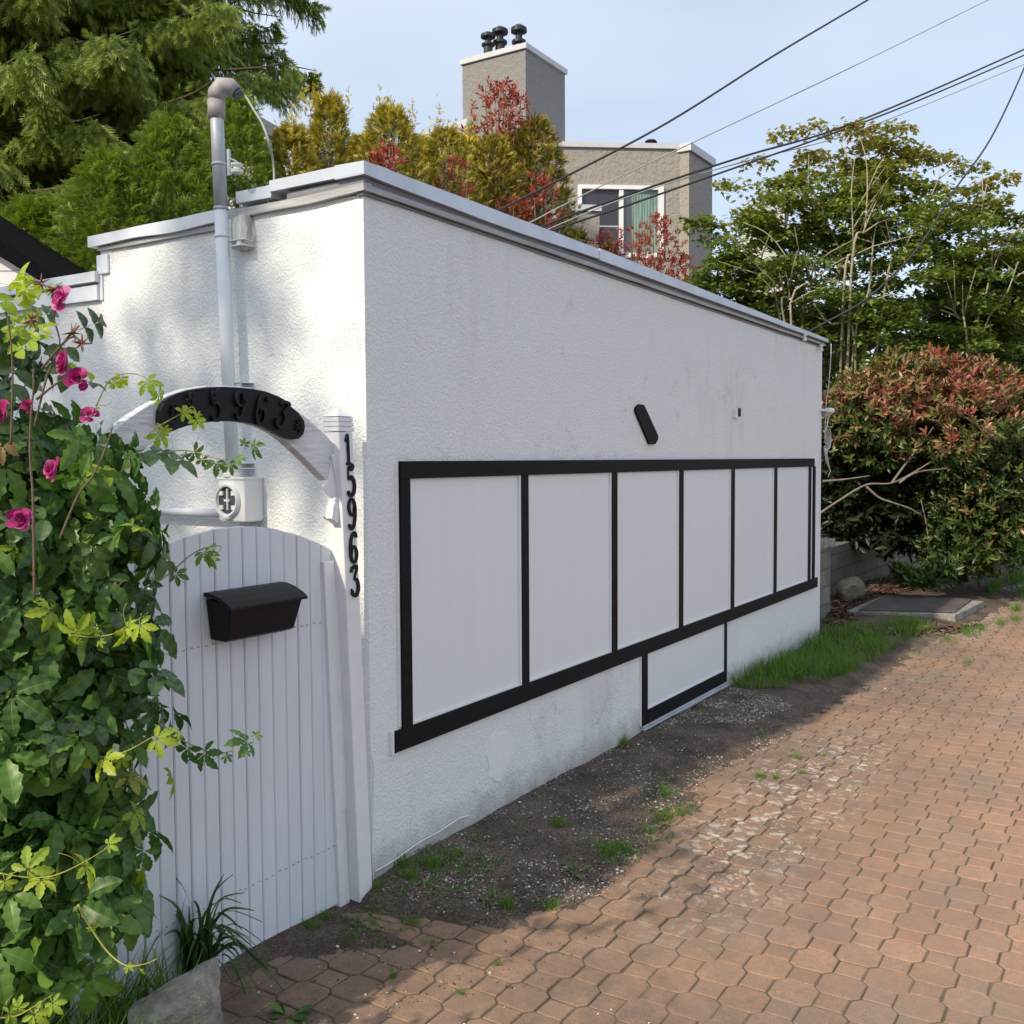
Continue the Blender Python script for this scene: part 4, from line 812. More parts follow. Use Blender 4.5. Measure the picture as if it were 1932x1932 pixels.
z6 = lambda X, Y: ((1600+X/4.3125)/1.06, (1050+Y/4.3125)/1.06)
zl = 0.09
sl_ = thing('utility_slab', 'low concrete vault box with a dark weathered flat lid on the soil', 'slab', tuple(onZ(*z6(900, 740), 0)))
q = MB(); F_ = [onZ(*z6(*p), zl) for p in [(405, 738), (1340, 775), (1590, 655), (700, 612)]]
q.prism([p-np.array([0, 0, 0.16]) for p in F_], (0, 0, 0.16)); q.build('frame', M['concrete'], sl_, bevel=0.006)
q = MB(); F_ = [onZ(*z6(*p), zl+0.004) for p in [(505, 738), (1335, 756), (1480, 650), (735, 612)]]
q.prism(F_, (0, 0, 0.016)); q.build('lid', M['lid'], sl_, bevel=0.003)
def rock(c, r, sq, mat, seed, name='stone'):
    import bmesh
    bm = bmesh.new(); bmesh.ops.create_icosphere(bm, subdivisions=3, radius=1); rs = np.random.default_rng(seed); pl = norm(rs.normal(size=(9, 3))); h_ = rs.uniform(0.62, 0.95, 9)
    for v in bm.verts:
        p = np.array(v.co)
        for n_, hh_ in zip(pl, h_):
            d = p@n_
            if d > hh_: p = p-n_*(d-hh_)
        v.co = p*np.array(sq)*r+0.012*r*rs.normal(size=3)
    me = bpy.data.meshes.new(name); bm.to_mesh(me); bm.free(); me.materials.append(mat); o = bpy.data.objects.new(name, me); link(o, None, c); return o
c = onZ(*z6(440, 650), 0.06); tag(rock(tuple(c+[0, 0, 0.10]), 0.21, (1.05, 0.7, 0.8), M['rock'], 3), 'squat mossy boulder at the foot of the grey block wall', 'stone')
c = onZ(*z6(1365, 470), 0.04); tag(rock(tuple(c+[0, 0, 0.04]), 0.17, (1.1, 0.8, 0.6), simple('grey_stone', (0.12, 0.12, 0.125), 0.9), 8), 'small grey rock at the edge of the gravel under the shrub', 'stone')
q = MB(); a = onZ(*z6(1745, 375), 0.0); b_ = onZ(2010, 1072, 0.0); q.prism([a, b_, b_+[.0, .12, 0], a+[0, .12, 0]], (0, 0, 0.09)); tag(q.build('edging_stone', M['concrete'], bevel=0.01), 'long grey edging kerb across the gravel at the right edge', 'kerb')

# ------------------------------------------------------------------ overhead wires
def wire(pts, r, lab, mat=None, name='overhead_wire'):
    q = MB(); q.tube(smooth([dep(*p) for p in pts], 8), r, 6); return tag(q.build(name, mat or M['cable']), lab, 'wire', 'overhead wires')
wire([(820, 460, 8.2), (905, 415, 8.5), (1050, 342, 9), (1260, 231, 9.8), (1460, 105, 10.6), (1650, -8, 11.6), (1760, -80, 12)], 0.011, 'highest thick black wire crossing the sky above the chimney side')
wire([(850, 490, 8.4), (960, 440, 8.6), (1130, 353, 9.2), (1330, 258, 10), (1600, 130, 11.5), (1880, -8, 13), (2000, -66, 14)], 0.0065, 'second highest wire, thin and grey, passing above the roof vent', M['greycable'])
wire([(900, 500, 8.6), (965, 452, 8.8), (1150, 380, 9.5), (1400, 296, 10.5), (1560, 250, 11.5), (1720, 187, 12.5), (1935, 92, 14), (2050, 40, 15)], 0.0125, 'thickest dark wire, crossing the window of the taupe house')
wire([(900, 520, 8.5), (1000, 452, 8.7), (1200, 382, 9.5), (1400, 312, 10.4), (1560, 256, 11.4), (1720, 195, 12.4), (1935, 103, 14), (2050, 55, 15)], 0.011, 'dark wire running just beneath the thickest one')
wire([(900, 505, 8.7), (1000, 448, 8.9), (1200, 366, 9.6), (1400, 306, 10.6), (1580, 260, 11.6), (1720, 208, 12.6), (1935, 120, 14.2), (2050, 75, 15.2)], 0.006, 'thin grey wire, lowest of the bundle crossing the window', M['greycable'])
wire([(1518, 630, 8.9), (1560, 607, 9), (1640, 560, 9.3), (1730, 470, 9.7), (1800, 360, 10.2), (1870, 260, 10.8), (1935, 122, 11.6), (1990, -20, 12.4)], 0.0095, 'sagging wire rising from the roof corner insulator through the maple')
# ------------------------------------------------------------------ leaf shapes
def T_(v, t, c): return np.array(v, float), np.array(t, int), np.array(c, float)
def frond1(pairs=6, w=0.3, sweep=0.22, lw=0.06, curl=-0.12, seed=0):
    r = np.random.default_rng(seed); v = []; t = []; c = []
    for i in range(pairs):
        y = 0.05+0.80*i/(pairs-1); ww = w*(0.45+0.55*math.sin(math.pi*(0.2+0.75*i/(pairs-1))))*r.uniform(0.7, 1.25)
        for s_ in (-1, 1):
            b = len(v); yy = y+(0.05 if s_ > 0 else 0)+r.uniform(-.02, .02); z = curl*yy*yy
            v += [(0, yy-lw, z), (0, yy+lw, z), (s_*ww, yy+sweep*r.uniform(0.7, 1.3), z-ww*r.uniform(0.0, 0.5))]; t += [(b, b+2, b+1)]; c += [0.1+0.75*y*r.uniform(.7, 1.2)]
    b = len(v); v += [(-0.03, 0, 0), (0.03, 0, 0), (0.0, 1.05, curl)]; t += [(b, b+1, b+2)]; c += [0.9]
    return T_(v, t, np.clip(c, 0, 1))
def frond_tpl(pairs=8, w=0.28, sweep=0.16, lw=0.045, curl=-0.18, seed=0):
    r = np.random.default_rng(seed); v = []; t = []; c = []
    def z(y, x=0): return curl*y*y - abs(x)*0.25
    for i in range(pairs):
        y = 0.06+0.84*i/(pairs-1); ww = w*(0.35+0.65*math.sin(math.pi*(0.25+0.72*i/(pairs-1))))*r.uniform(0.75, 1.2)
        for s_ in (-1, 1):
            b = len(v); yy = y+(0.03 if s_ > 0 else 0)
            v += [(0, yy-lw, z(yy)), (0, yy+lw, z(yy)), (s_*ww, yy+sweep*r.uniform(0.7, 1.3), z(yy, ww)), (s_*ww*0.55, yy+sweep*0.3-lw*0.7, z(yy, ww*.5)), (s_*ww*0.5, yy+sweep*0.85+lw*0.4, z(yy, ww*.5))]
            t += [(b, b+3, b+4), (b, b+4, b+1), (b+3, b+2, b+4)]; c += [0.15+0.5*y, 0.15+0.5*y, 0.45+0.55*y]
    b = len(v); v += [(-0.02, 0, 0), (0.02, 0, 0), (0.0, 1.08, z(1.05))]; t += [(b, b+1, b+2)]; c += [0.9]
    return T_(v, t, c)
FR_C = frond1(5, 0.36, 0.30, 0.10, -0.15, 1); FR_U = frond1(5, 0.36, 0.26, 0.10, -0.05, 2); FR_F = frond1(7, 0.30, 0.16, 0.05, -0.30, 3)
def leaf_simple(w=0.18, fold=0.05, droop=-0.10):
    return T_([(0, 0, 0), (w*0.85, 0.38, fold), (w*0.75, 0.7, fold+droop*.4), (0, 1, droop), (-w*0.75, 0.7, fold+droop*.4), (-w*0.85, 0.38, fold), (0, 0.5, 0)],
              [(0, 1, 6), (1, 2, 6), (2, 3, 6), (3, 4, 6), (4, 5, 6), (5, 0, 6)], [0.2, .1, .1, .1, .1, .2])
LF_P = leaf_simple()
def maple_tpl():
    ang = [-150, -120, -95, -68, -45, -25, 0, 25, 45, 68, 95, 120, 150]; rr = [.25, .5, .33, .78, .42, .62, 1.0, .62, .42, .78, .33, .5, .25]
    v = [(0, 0, 0)]; 
    for a, r in zip(ang, rr): v.append((math.sin(R_(a))*r*0.62, 0.25+math.cos(R_(a))*r*0.7, -0.10*r))
    return T_(v, [(0, i, i+1) for i in range(1, len(ang))], [0]*(len(ang)-1))
LF_M = maple_tpl()
def leaflet(L_, W_, a, base, n=6, serr=0.06, droop=0.35, fold=0.12, oval=1.15):
    v = []; t = []; c = []; ca, sa = math.cos(a), math.sin(a)
    def put(x, y, z): v.append((base[0]+x*ca+y*sa, base[1]-x*sa+y*ca, base[2]+z)); return len(v)-1
    rows = []
    for i in range(n+1):
        y = i/n; w = W_*(math.sin(math.pi*min(1, y**oval))**0.8 if 0 < y < 1 else 0.0); zz = -droop*L_*y*y
        mw = 0.012*L_*(1-y)+0.001
        rows.append((put(-w*(1+serr*(1 if i % 2 else -1)), y*L_-(0.02*L_ if i % 2 else 0), zz+fold*w*2), put(-w*0.5, y*L_, zz+fold*w), put(-mw, y*L_, zz), put(mw, y*L_, zz), put(w*0.5, y*L_, zz+fold*w), put(w*(1+serr*(1 if i % 2 else -1)), y*L_-(0.02*L_ if i % 2 else 0), zz+fold*w*2)))
    for i in range(n):
        for k in range(5):
            p, q_, r, s_ = rows[i][k], rows[i][k+1], rows[i+1][k+1], rows[i+1][k]
            tv = 0.9 if k == 2 else (0.28 if i % 2 == 0 else 0.0); t.extend([(p, q_, r), (p, r, s_)]); c.extend([tv, tv*0.8])
    return v, t, c
def compound(parts):
    V_ = []; T2_ = []; C_ = []
    for v, t, c in parts:
        b = len(V_); V_ += v; T2_ += [tuple(i+b for i in f) for f in t]; C_ += c
    return T_(V_, T2_, C_)
CREEP = [compound([leaflet(l*j1, l*0.225, R_(a+j2), (0.05*math.sin(R_(a)), 0.05*math.cos(R_(a)), 0), 9, 0.15, dr, 0.18, 1.25) for a, l, j1, j2, dr in
         [(-112, 0.70, 1, s1, .30), (-54, 0.92, 1, s2, .38), (0, 1.0, 1, 0, .45), (56, 0.92, 1, s2, .34), (114, 0.68, 1, s1, .32)]]) for s1, s2 in ((0, 4), (8, -5), (-6, 2))]
ROSE = compound([leaflet(0.40, 0.135, R_(0), (0, 0.62, 0), 7, 0.05, .35, 0.16, 1.0)]+[leaflet(0.37, 0.125, R_(a), (0, y, 0), 7, 0.05, .3, 0.16, 1.0) for a, y in ((62, .52), (-62, .50), (68, .20), (-68, .18))]+[leaflet(0.62, 0.006, 0, (0, 0, 0), 1, 0, 0.05, 0)])

FM = {}
FM['cedar'] = leafmat('cedar_foliage', [(0.04, 0.085, 0.02), (0.11, 0.18, 0.03), (0.21, 0.28, 0.045)], tip=(0.38, 0.45, 0.08), trans=0.3, tipw=0.75)
FM['cedar_shaded'] = leafmat('shaded_cedar_foliage', [(0.022, 0.045, 0.014), (0.07, 0.12, 0.025)], tip=(0.16, 0.22, 0.04), trans=0.15, tipw=0.6)  # shade of the rear cedar put into a darker leaf colour
FM['cypress'] = leafmat('cypress_foliage', [(0.045, 0.10, 0.018), (0.085, 0.16, 0.024), (0.12, 0.20, 0.025)], tip=(0.27, 0.34, 0.04), trans=0.25, tipw=0.8)
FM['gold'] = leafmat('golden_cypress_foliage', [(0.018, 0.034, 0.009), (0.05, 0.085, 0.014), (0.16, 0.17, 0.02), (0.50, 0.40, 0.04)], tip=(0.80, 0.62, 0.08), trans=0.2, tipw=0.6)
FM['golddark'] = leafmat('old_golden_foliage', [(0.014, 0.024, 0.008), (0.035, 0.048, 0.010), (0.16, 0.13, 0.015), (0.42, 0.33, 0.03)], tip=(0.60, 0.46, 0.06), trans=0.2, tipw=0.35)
FM['maple'] = leafmat('maple_leaves', [(0.07, 0.13, 0.03), (0.15, 0.22, 0.04), (0.27, 0.29, 0.06), (0.38, 0.20, 0.08)], trans=0.35)
FM['red'] = leafmat('red_shoots', [(0.17, 0.03, 0.03), (0.34, 0.065, 0.05), (0.42, 0.14, 0.09)], trans=0.3)
FM['photinia'] = leafmat('photinia_leaves', [(0.025, 0.05, 0.014), (0.05, 0.095, 0.02), (0.13, 0.15, 0.035), (0.30, 0.19, 0.10), (0.26, 0.075, 0.05)], trans=0.2, rough=0.35)
FM['hedge'] = leafmat('shade_foliage', [(0.012, 0.022, 0.008), (0.03, 0.05, 0.014)], trans=0.1)  # near-black greens: deep shade put into the leaf colour
FM['grass'] = leafmat('grass_blades', [(0.05, 0.12, 0.018), (0.09, 0.20, 0.025), (0.16, 0.24, 0.04)], tip=(0.20, 0.30, 0.05), trans=0.3, tipw=0.5)
FM['creeper'] = leafmat('creeper_leaves', [(0.034, 0.088, 0.022), (0.075, 0.17, 0.032), (0.14, 0.25, 0.040)], tip=(0.26, 0.36, 0.11), trans=0.3, rough=0.4, tipw=0.6)
FM['young'] = leafmat('young_leaves', [(0.20, 0.32, 0.03), (0.38, 0.48, 0.05)], tip=(0.50, 0.52, 0.12), trans=0.45, tipw=0.7)
FM['rose'] = leafmat('rose_leaves', [(0.020, 0.05, 0.014), (0.04, 0.09, 0.022), (0.06, 0.12, 0.03)], tip=(0.16, 0.22, 0.09), trans=0.2, rough=0.33, spec=0.5, tipw=0.6)
FM['strap'] = leafmat('strap_leaves', [(0.03, 0.075, 0.018), (0.07, 0.145, 0.03)], trans=0.25, rough=0.35)
FM['petal'] = leafmat('pink_petals', [(0.28, 0.02, 0.12), (0.48, 0.05, 0.24), (0.62, 0.20, 0.38)], trans=0.35)
FM['petal2'] = leafmat('faded_petals', [(0.28, 0.02, 0.10), (0.45, 0.06, 0.20)], trans=0.25)
FM['litter'] = leafmat('fallen_leaves', [(0.03, 0.016, 0.013), (0.065, 0.03, 0.022), (0.11, 0.055, 0.038), (0.20, 0.13, 0.095)], trans=0.0, rough=0.8)
FM['chip'] = leafmat('pale_chips', [(0.20, 0.18, 0.15), (0.45, 0.42, 0.37), (0.70, 0.68, 0.63)], trans=0.0, rough=0.8)
FM['pebble'] = leafmat('grey_pebbles', [(0.14, 0.14, 0.14), (0.30, 0.30, 0.29), (0.50, 0.49, 0.46)], trans=0.0, rough=0.8)

def gpos(px, Y): p = onY(px, 700, Y); return np.array([p[0], p[1], 0.0]), float((p-CAM)@FW)
def zat(py, dpt): return 1.57+(866-py)/1900*dpt

# ------------------------------------------------------------------ conifers behind the building
def cedar(label, px, Y, H, blen, nb, mat, seed, z0=1.2, fs=0.34, per=95, dens=1.0):
    r = np.random.default_rng(seed); c, dp = gpos(px, Y)
    root = thing('cedar_tree', label, 'tree', tuple(c), 'tall cedars behind the white building')
    q = MB(); q.tube([c+[0, 0, 0], c+[0.03, 0, H*0.4], c+[0, 0.04, H*0.8], c+[0, 0, H]], [0.20, 0.15, 0.07, 0.02], 10)
    q.build('trunk', M['bark'], root); q = MB(); P, D, S = [], [], []
    for k in range(nb):
        t = (k+r.random())/nb; z = z0+(H-z0)*t; a = k*2.399+r.uniform(-.4, .4); ln = blen(z)*r.uniform(0.7, 1.12); d = np.array([math.cos(a), math.sin(a), 0])
        pts = [c+np.array([0, 0, z])+d*ln*u+np.array([0, 0, ln*(0.20*u-0.62*u*u+0.38*u**3)]) for u in np.linspace(0, 1, 7)]
        q.tube(pts, list(np.linspace(0.032, 0.006, 7)), 5)
        n_ = int(per*ln*dens/1.8); u = r.uniform(0.10, 1.0, n_)**0.8; sd_ = np.array([-d[1], d[0], 0])
        base = np.array([pts[0]+(0) for _ in range(1)])[0]
        pos = c+np.array([0, 0, z])+d*(ln*u)[:, None]+np.array([0, 0, 1.0])*(ln*(0.20*u-0.62*u*u+0.38*u**3))[:, None]
        lat = r.normal(0, 1, n_)*0.26*(1.15-u)*ln*0.6
        cl_ = vnoise(u*ln*3.2, np.full(n_, k*7.3), 1.0, seed); pos = pos+np.array([0, 0, -0.30])*(cl_[:, None]-0.3)+sd_*lat[:, None]-np.array([0, 0, 1])*np.abs(lat)[:, None]*0.35-np.array([0, 0, 1])*r.uniform(0, 0.35, (n_, 1))**1.3
        P.append(pos); D.append(norm(d*0.55+sd_*(np.sign(lat)*0.45)[:, None]+np.array([0, 0, -1.0])+r.normal(0, 0.45, (n_, 3)))); S.append(fs*r.uniform(0.5, 1.15, n_))
    q.build('limbs', M['bark'], root)
    P = np.concatenate(P); D = np.concatenate(D); S = np.concatenate(S); rn = np.clip(0.5*r.random(len(P))+0.5*fbm(P[:, 0]*1.0+P[:, 2], P[:, 1]+P[:, 2]*1.3, 1.6, seed), 0, 1)
    nn = norm(P-c-np.array([0, 0, 1])*P[:, 2:3]+r.normal(0, 0.8, P.shape))
    scatter('crown', FR_C, P, D, nn, S, mat, root, rnd=rn)
cedar('tall green cedar with drooping sprays behind the service pipe', 235, 9.2, 11.5, lambda z: 2.7 if z > 6.1 else (1.5+0.75*max(0, z-4.6)), 120, FM['cedar'], 11, z0=2.0, per=560, fs=0.17)
cedar('tall dark cedar at the left edge behind the black gable', -10, 9.6, 12, lambda z: 2.3, 95, FM['cedar'], 12, z0=1.5, per=440, fs=0.18)
cedar('shaded cedar standing farther back between the two nearer ones', 110, 13.5, 13, lambda z: 2.6, 80, FM['cedar_shaded'], 13, z0=1.5, per=200, fs=0.32)

def lumpy(c, z0, z1, R, n, r, prof, seed, inner=0.45, lump=0.5, fr=3.8):
    t = r.random(n); a = r.uniform(0, 2*math.pi, n); rad = R*prof(t)
    lf = 1-lump+lump*2*fbm(np.cos(a)*2+5+seed, np.sin(a)*2+t*(z1-z0)*1.3+3, fr, seed)
    rr_ = rad*lf*(1-inner*r.random(n)**2)
    P = np.stack([c[0]+rr_*np.cos(a), c[1]+rr_*np.sin(a), z0+(z1-z0)*t], 1)
    N_ = norm(np.stack([np.cos(a), np.sin(a), 0.15+1.3*np.clip(t-0.6, 0, 1)], 1)); return P, N_, t
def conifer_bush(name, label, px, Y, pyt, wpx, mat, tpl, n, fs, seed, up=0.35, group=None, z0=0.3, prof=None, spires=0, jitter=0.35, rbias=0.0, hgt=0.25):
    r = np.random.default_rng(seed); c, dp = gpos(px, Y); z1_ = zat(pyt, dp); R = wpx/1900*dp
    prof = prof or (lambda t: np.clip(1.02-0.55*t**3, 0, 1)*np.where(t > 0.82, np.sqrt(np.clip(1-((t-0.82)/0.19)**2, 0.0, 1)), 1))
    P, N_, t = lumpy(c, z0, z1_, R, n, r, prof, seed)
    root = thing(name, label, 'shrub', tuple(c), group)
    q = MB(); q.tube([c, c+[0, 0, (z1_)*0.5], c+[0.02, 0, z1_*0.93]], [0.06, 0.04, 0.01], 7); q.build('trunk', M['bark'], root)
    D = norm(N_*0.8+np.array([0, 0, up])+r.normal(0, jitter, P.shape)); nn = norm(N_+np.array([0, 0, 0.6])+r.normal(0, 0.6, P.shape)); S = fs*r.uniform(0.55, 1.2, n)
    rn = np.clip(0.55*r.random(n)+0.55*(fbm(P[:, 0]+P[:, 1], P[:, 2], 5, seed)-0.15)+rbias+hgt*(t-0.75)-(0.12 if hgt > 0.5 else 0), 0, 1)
    if spires:
        for k in range(spires):
            a = r.uniform(0, 6.28); b = c+np.array([math.cos(a), math.sin(a), 0])*R*r.uniform(0, 0.75); zt_ = z1_-0.22+0.1*r.random(); h = r.uniform(0.2, 0.42)
            m_ = 26; u = r.random(m_); ln = np.array([r.normal(0, .12), r.normal(0, .12), 1.0]); pos = b+np.array([0, 0, zt_])+ln*(u*h)[:, None]
            pos += r.normal(0, 0.022, pos.shape)*(1.3-u)[:, None]
            P = np.concatenate([P, pos]); D = np.concatenate([D, norm(np.array([0, 0, 1.0])+r.normal(0, 0.5, (m_, 3)))]); nn = np.concatenate([nn, rdir(m_)]); S = np.concatenate([S, fs*r.uniform(0.4, 0.8, m_)*(1.1-0.6*u)]); rn = np.concatenate([rn, r.uniform(0.5, 1, m_)])
    scatter('foliage', tpl, P, D, nn, S, mat, root, rnd=rn); return root
GH = 'green cypresses behind the left wall'
conifer_bush('cypress', 'olive green cypress behind the black gable roof', 80, 6.5, 385, 130, FM['cypress'], FR_F, 9000, 0.15, 21, group=GH, rbias=-0.1, up=0.0)
conifer_bush('cypress', 'feathery green cypress rising above the stepped left wall', 215, 4.6, 300, 112, FM['cypress'], FR_F, 10000, 0.115, 22, group=GH, up=0.1)
conifer_bush('cypress', 'bright green cypress immediately left of the service pipe', 335, 4.4, 238, 110, FM['cypress'], FR_F, 10500, 0.115, 23, group=GH, up=0.15, rbias=0.05)
conifer_bush('cypress', 'lush yellow-green cypress right behind the service pipe', 452, 4.5, 190, 88, FM['cypress'], FR_F, 9500, 0.11, 24, group=GH, up=0.2, rbias=0.15)
GG = 'golden cypresses behind the roof edge'
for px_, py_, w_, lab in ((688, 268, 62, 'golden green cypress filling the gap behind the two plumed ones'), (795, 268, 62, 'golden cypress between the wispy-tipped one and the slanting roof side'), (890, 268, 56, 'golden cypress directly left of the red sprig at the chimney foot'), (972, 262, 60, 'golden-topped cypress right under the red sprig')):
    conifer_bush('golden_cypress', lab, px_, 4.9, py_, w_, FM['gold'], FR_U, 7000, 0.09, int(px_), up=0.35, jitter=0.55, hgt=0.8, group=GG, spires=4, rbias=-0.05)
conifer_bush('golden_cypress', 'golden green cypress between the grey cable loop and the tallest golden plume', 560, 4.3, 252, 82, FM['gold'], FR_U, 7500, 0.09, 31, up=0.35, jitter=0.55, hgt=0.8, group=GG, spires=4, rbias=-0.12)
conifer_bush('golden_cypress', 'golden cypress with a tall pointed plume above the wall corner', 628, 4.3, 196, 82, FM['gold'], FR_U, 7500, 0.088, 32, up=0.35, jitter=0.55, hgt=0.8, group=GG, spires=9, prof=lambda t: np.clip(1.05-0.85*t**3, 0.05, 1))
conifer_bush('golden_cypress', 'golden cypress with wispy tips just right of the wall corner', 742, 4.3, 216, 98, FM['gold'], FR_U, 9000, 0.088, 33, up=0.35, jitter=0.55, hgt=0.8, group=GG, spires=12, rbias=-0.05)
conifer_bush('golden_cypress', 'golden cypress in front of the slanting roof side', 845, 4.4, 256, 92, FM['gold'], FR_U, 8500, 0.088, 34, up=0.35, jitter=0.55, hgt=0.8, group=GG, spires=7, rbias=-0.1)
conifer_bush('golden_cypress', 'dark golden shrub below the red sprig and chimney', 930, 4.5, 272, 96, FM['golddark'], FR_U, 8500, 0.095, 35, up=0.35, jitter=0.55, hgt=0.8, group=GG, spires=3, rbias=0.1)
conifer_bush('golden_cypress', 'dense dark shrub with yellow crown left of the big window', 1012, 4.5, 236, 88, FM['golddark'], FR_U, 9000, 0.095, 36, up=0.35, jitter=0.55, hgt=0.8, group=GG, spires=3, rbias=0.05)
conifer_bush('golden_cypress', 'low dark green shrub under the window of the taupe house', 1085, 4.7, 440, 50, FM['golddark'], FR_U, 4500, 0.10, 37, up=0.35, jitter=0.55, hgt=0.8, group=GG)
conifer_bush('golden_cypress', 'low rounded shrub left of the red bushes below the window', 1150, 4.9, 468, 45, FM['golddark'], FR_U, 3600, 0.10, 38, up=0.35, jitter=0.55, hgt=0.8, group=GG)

# ------------------------------------------------------------------ red-leaved photinia
def whorls(P, D, r, k, ls, spread=0.9):
    m_ = len(P); a = r.uniform(0, 2*math.pi, (m_, 1))+np.arange(k)[None]*2.399; D = norm(D); X = norm(np.cross(D, rdir(m_))); Y_ = np.cross(D, X)
    dd = norm(D[:, None]*(1.0-0.0)+spread*(X[:, None]*np.cos(a)[..., None]+Y_[:, None]*np.sin(a)[..., None]))
    pos = P[:, None]-D[:, None]*(np.arange(k)[None]/k*ls*1.1)[..., None]
    nn = norm(D[:, None]*1.0-dd*0.3+0*dd)
    return pos.reshape(-1, 3), dd.reshape(-1, 3), nn.reshape(-1, 3)
def red_shrub(label, px, Y, top, wpx, bot, nshoot, seed, mat, ls=0.075, stems=7, k=9, group='red-leaved shrubs behind the roof edge', stemmat=None, cat='shrub', rb=None, sparse=0.5):
    r = np.random.default_rng(seed); c, dp = gpos(px, Y); zt_, zb_ = zat(top, dp), zat(bot, dp); R = wpx/1900*dp; root = thing('red_shrub', label, cat, tuple(c), group)
    q = MB(); ends = []
    for s_ in range(stems):
        a = r.uniform(0, 6.28); rr_ = R*r.uniform(0.1, 0.9)*0.8; e = c+np.array([math.cos(a)*rr_, math.sin(a)*rr_, zb_+(zt_-zb_)*r.uniform(0.45, 0.98)]); e2 = c+np.array([0, 0, zb_*0.5]); md = (e+e2)/2+np.array([0, 0, 0.1])
        q.tube(smooth([c+r.normal(0, .05, 3)*[1, 1, 0], e2+(e-e2)*0.2*np.array([1, 1, 0]), md, e], 4), list(np.linspace(0.014, 0.004, 13)), 5); ends.append((e2, e))
    q.build('stems', stemmat or M['redstem'], root)
    t = r.random(nshoot); a = r.uniform(0, 6.28, nshoot); rr_ = R*np.sqrt(np.clip(1-(2*t-0.75)**2/1.6, 0.03, 1))*np.sqrt(r.random(nshoot))*(0.7+0.6*fbm(np.cos(a)*2+9, np.sin(a)*2+t*3, 2, seed))
    P = np.stack([c[0]+rr_*np.cos(a), c[1]+rr_*np.sin(a), zb_+(zt_-zb_)*t], 1)
    D = norm(np.stack([np.cos(a)*0.6, np.sin(a)*0.6, 0.8+0*a], 1)+r.normal(0, 0.3, P.shape)); pp_, dd, nn = whorls(P, D, r, k, ls)
    scatter('leaves', LF_P, pp_, dd, nn, ls*r.uniform(0.6, 1.1, len(pp_)), mat, root); return root
red_shrub('airy red-leaved shrub standing up in front of the chimney', 945, 4.9, 160, 74, 285, 170, 41, FM['red'], 0.085, stems=14, k=7)
red_shrub('small red tuft among the golden hedge right of the corner', 735, 3.85, 268, 34, 340, 45, 42, FM['red'], 0.07)
red_shrub('scattered red tips in the golden hedge before the slanting roof side', 860, 4.0, 300, 40, 380, 26, 49, FM['red'], 0.065)
red_shrub('red shoots in the dark hedge above the roof edge', 960, 4.0, 375, 52, 425, 40, 43, FM['red'], 0.07)
red_shrub('red sprays hanging in the shade of the hedge beside the low dark shrub', 1015, 3.95, 330, 62, 440, 80, 44, FM['red'], 0.07)
red_shrub('orange red shrub below the low parapet of the taupe house', 1140, 4.4, 440, 48, 520, 70, 45, FM['red'], 0.08)
red_shrub('bushy crimson shrub below the right part of the window', 1240, 4.3, 408, 58, 560, 230, 46, FM['red'], 0.08, stems=9)
red_shrub('thin bare-stemmed red shrub reaching up across the window', 1195, 4.2, 425, 42, 520, 26, 47, FM['red'], 0.08, stems=9)
red_shrub('dark red low shrub left of the maple', 1290, 4.1, 480, 45, 590, 70, 48, FM['red'], 0.075)

# ------------------------------------------------------------------ maples and the big shrub on the right
z3 = lambda X, Y: ((1300+X/2.583)/1.06, (0+Y/2.583)/1.06)
def maple(label, px, dpt, stems, blobs, seed, n, topred, ls=0.085, extra=None):
    r = np.random.default_rng(seed); c = dep(px, 866, dpt); c = np.array([c[0], c[1], 0.0]); root = thing('maple_tree', label, 'tree', tuple(c), 'maples beyond the end of the white building')
    q = MB()
    for s_ in stems:
        off = r.uniform(-1.25, -0.3); P_ = [c+r.normal(0, 0.08, 3)*[1, 1, 0]]+[dep(*z3(*p), dpt+off) for p in s_]; Q = smooth(P_, 5); q.tube(Q, list(np.linspace(0.018, 0.005, len(Q))), 6)
        for k in range(5):
            b = Q[int(len(Q)*r.uniform(0.4, 0.95))]; d = norm(np.array([r.normal(), r.normal(), r.uniform(0.2, 1.4)])); q.tube([b, b+d*0.25+[0, 0, .03], b+d*r.uniform(0.4, 0.75)], [0.010, 0.007, 0.003], 4)
    q.build('trunk', M['limb'], root)
    P = []; tot = sum(b[2]*b[3] for b in blobs)
    for (bx, by, rx, ry) in blobs:
        m_ = int(n*rx*ry/tot); cc_ = dep(bx, by, dpt); pads = max(6, int(m_/75))
        u = rdir(pads)*(r.random((pads, 1))**0.40); pc_ = cc_+RT0*(u[:, 0:1]*rx/1900*dpt)+np.array([0, 0, 1])*(u[:, 1:2]*ry/1900*dpt)+DH*(u[:, 2:3]*rx/1900*dpt*0.85)
        nv_ = fbm(pc_@RT0*1.0+20, pc_[:, 2], 2.4, seed); pc_ = pc_[nv_ > min(0.42, float(np.quantile(nv_, 0.3)))]
        idx = r.integers(0, len(pc_), m_); pr_ = 0.23*np.sqrt(r.random((m_, 1))); aa = r.uniform(0, 6.28, (m_, 1))
        P.append(pc_[idx]+np.concatenate([pr_*np.cos(aa), pr_*np.sin(aa), r.normal(0, 0.035, (m_, 1))-pr_*pr_*1.0], 1))
    P = np.concatenate(P); k = len(P); nn = norm(np.array([0, 0, 1.0])+r.normal(0, 0.32, (k, 3))); D = norm(np.concatenate([r.normal(0, 1, (k, 2)), r.uniform(-0.6, 0.0, (k, 1))], 1))
    rn = np.clip(0.08+r.random(k)*0.5+0.45*np.clip((P[:, 2]-topred)/1.6, -0.2, 0.75)+0.35*(fbm(P@RT0, P[:, 2], 3, seed+4)-0.35), 0, 1)
    scatter('crown', LF_M, P, D, nn, ls*r.uniform(0.65, 1.2, k), FM['maple'], root, rnd=rn)
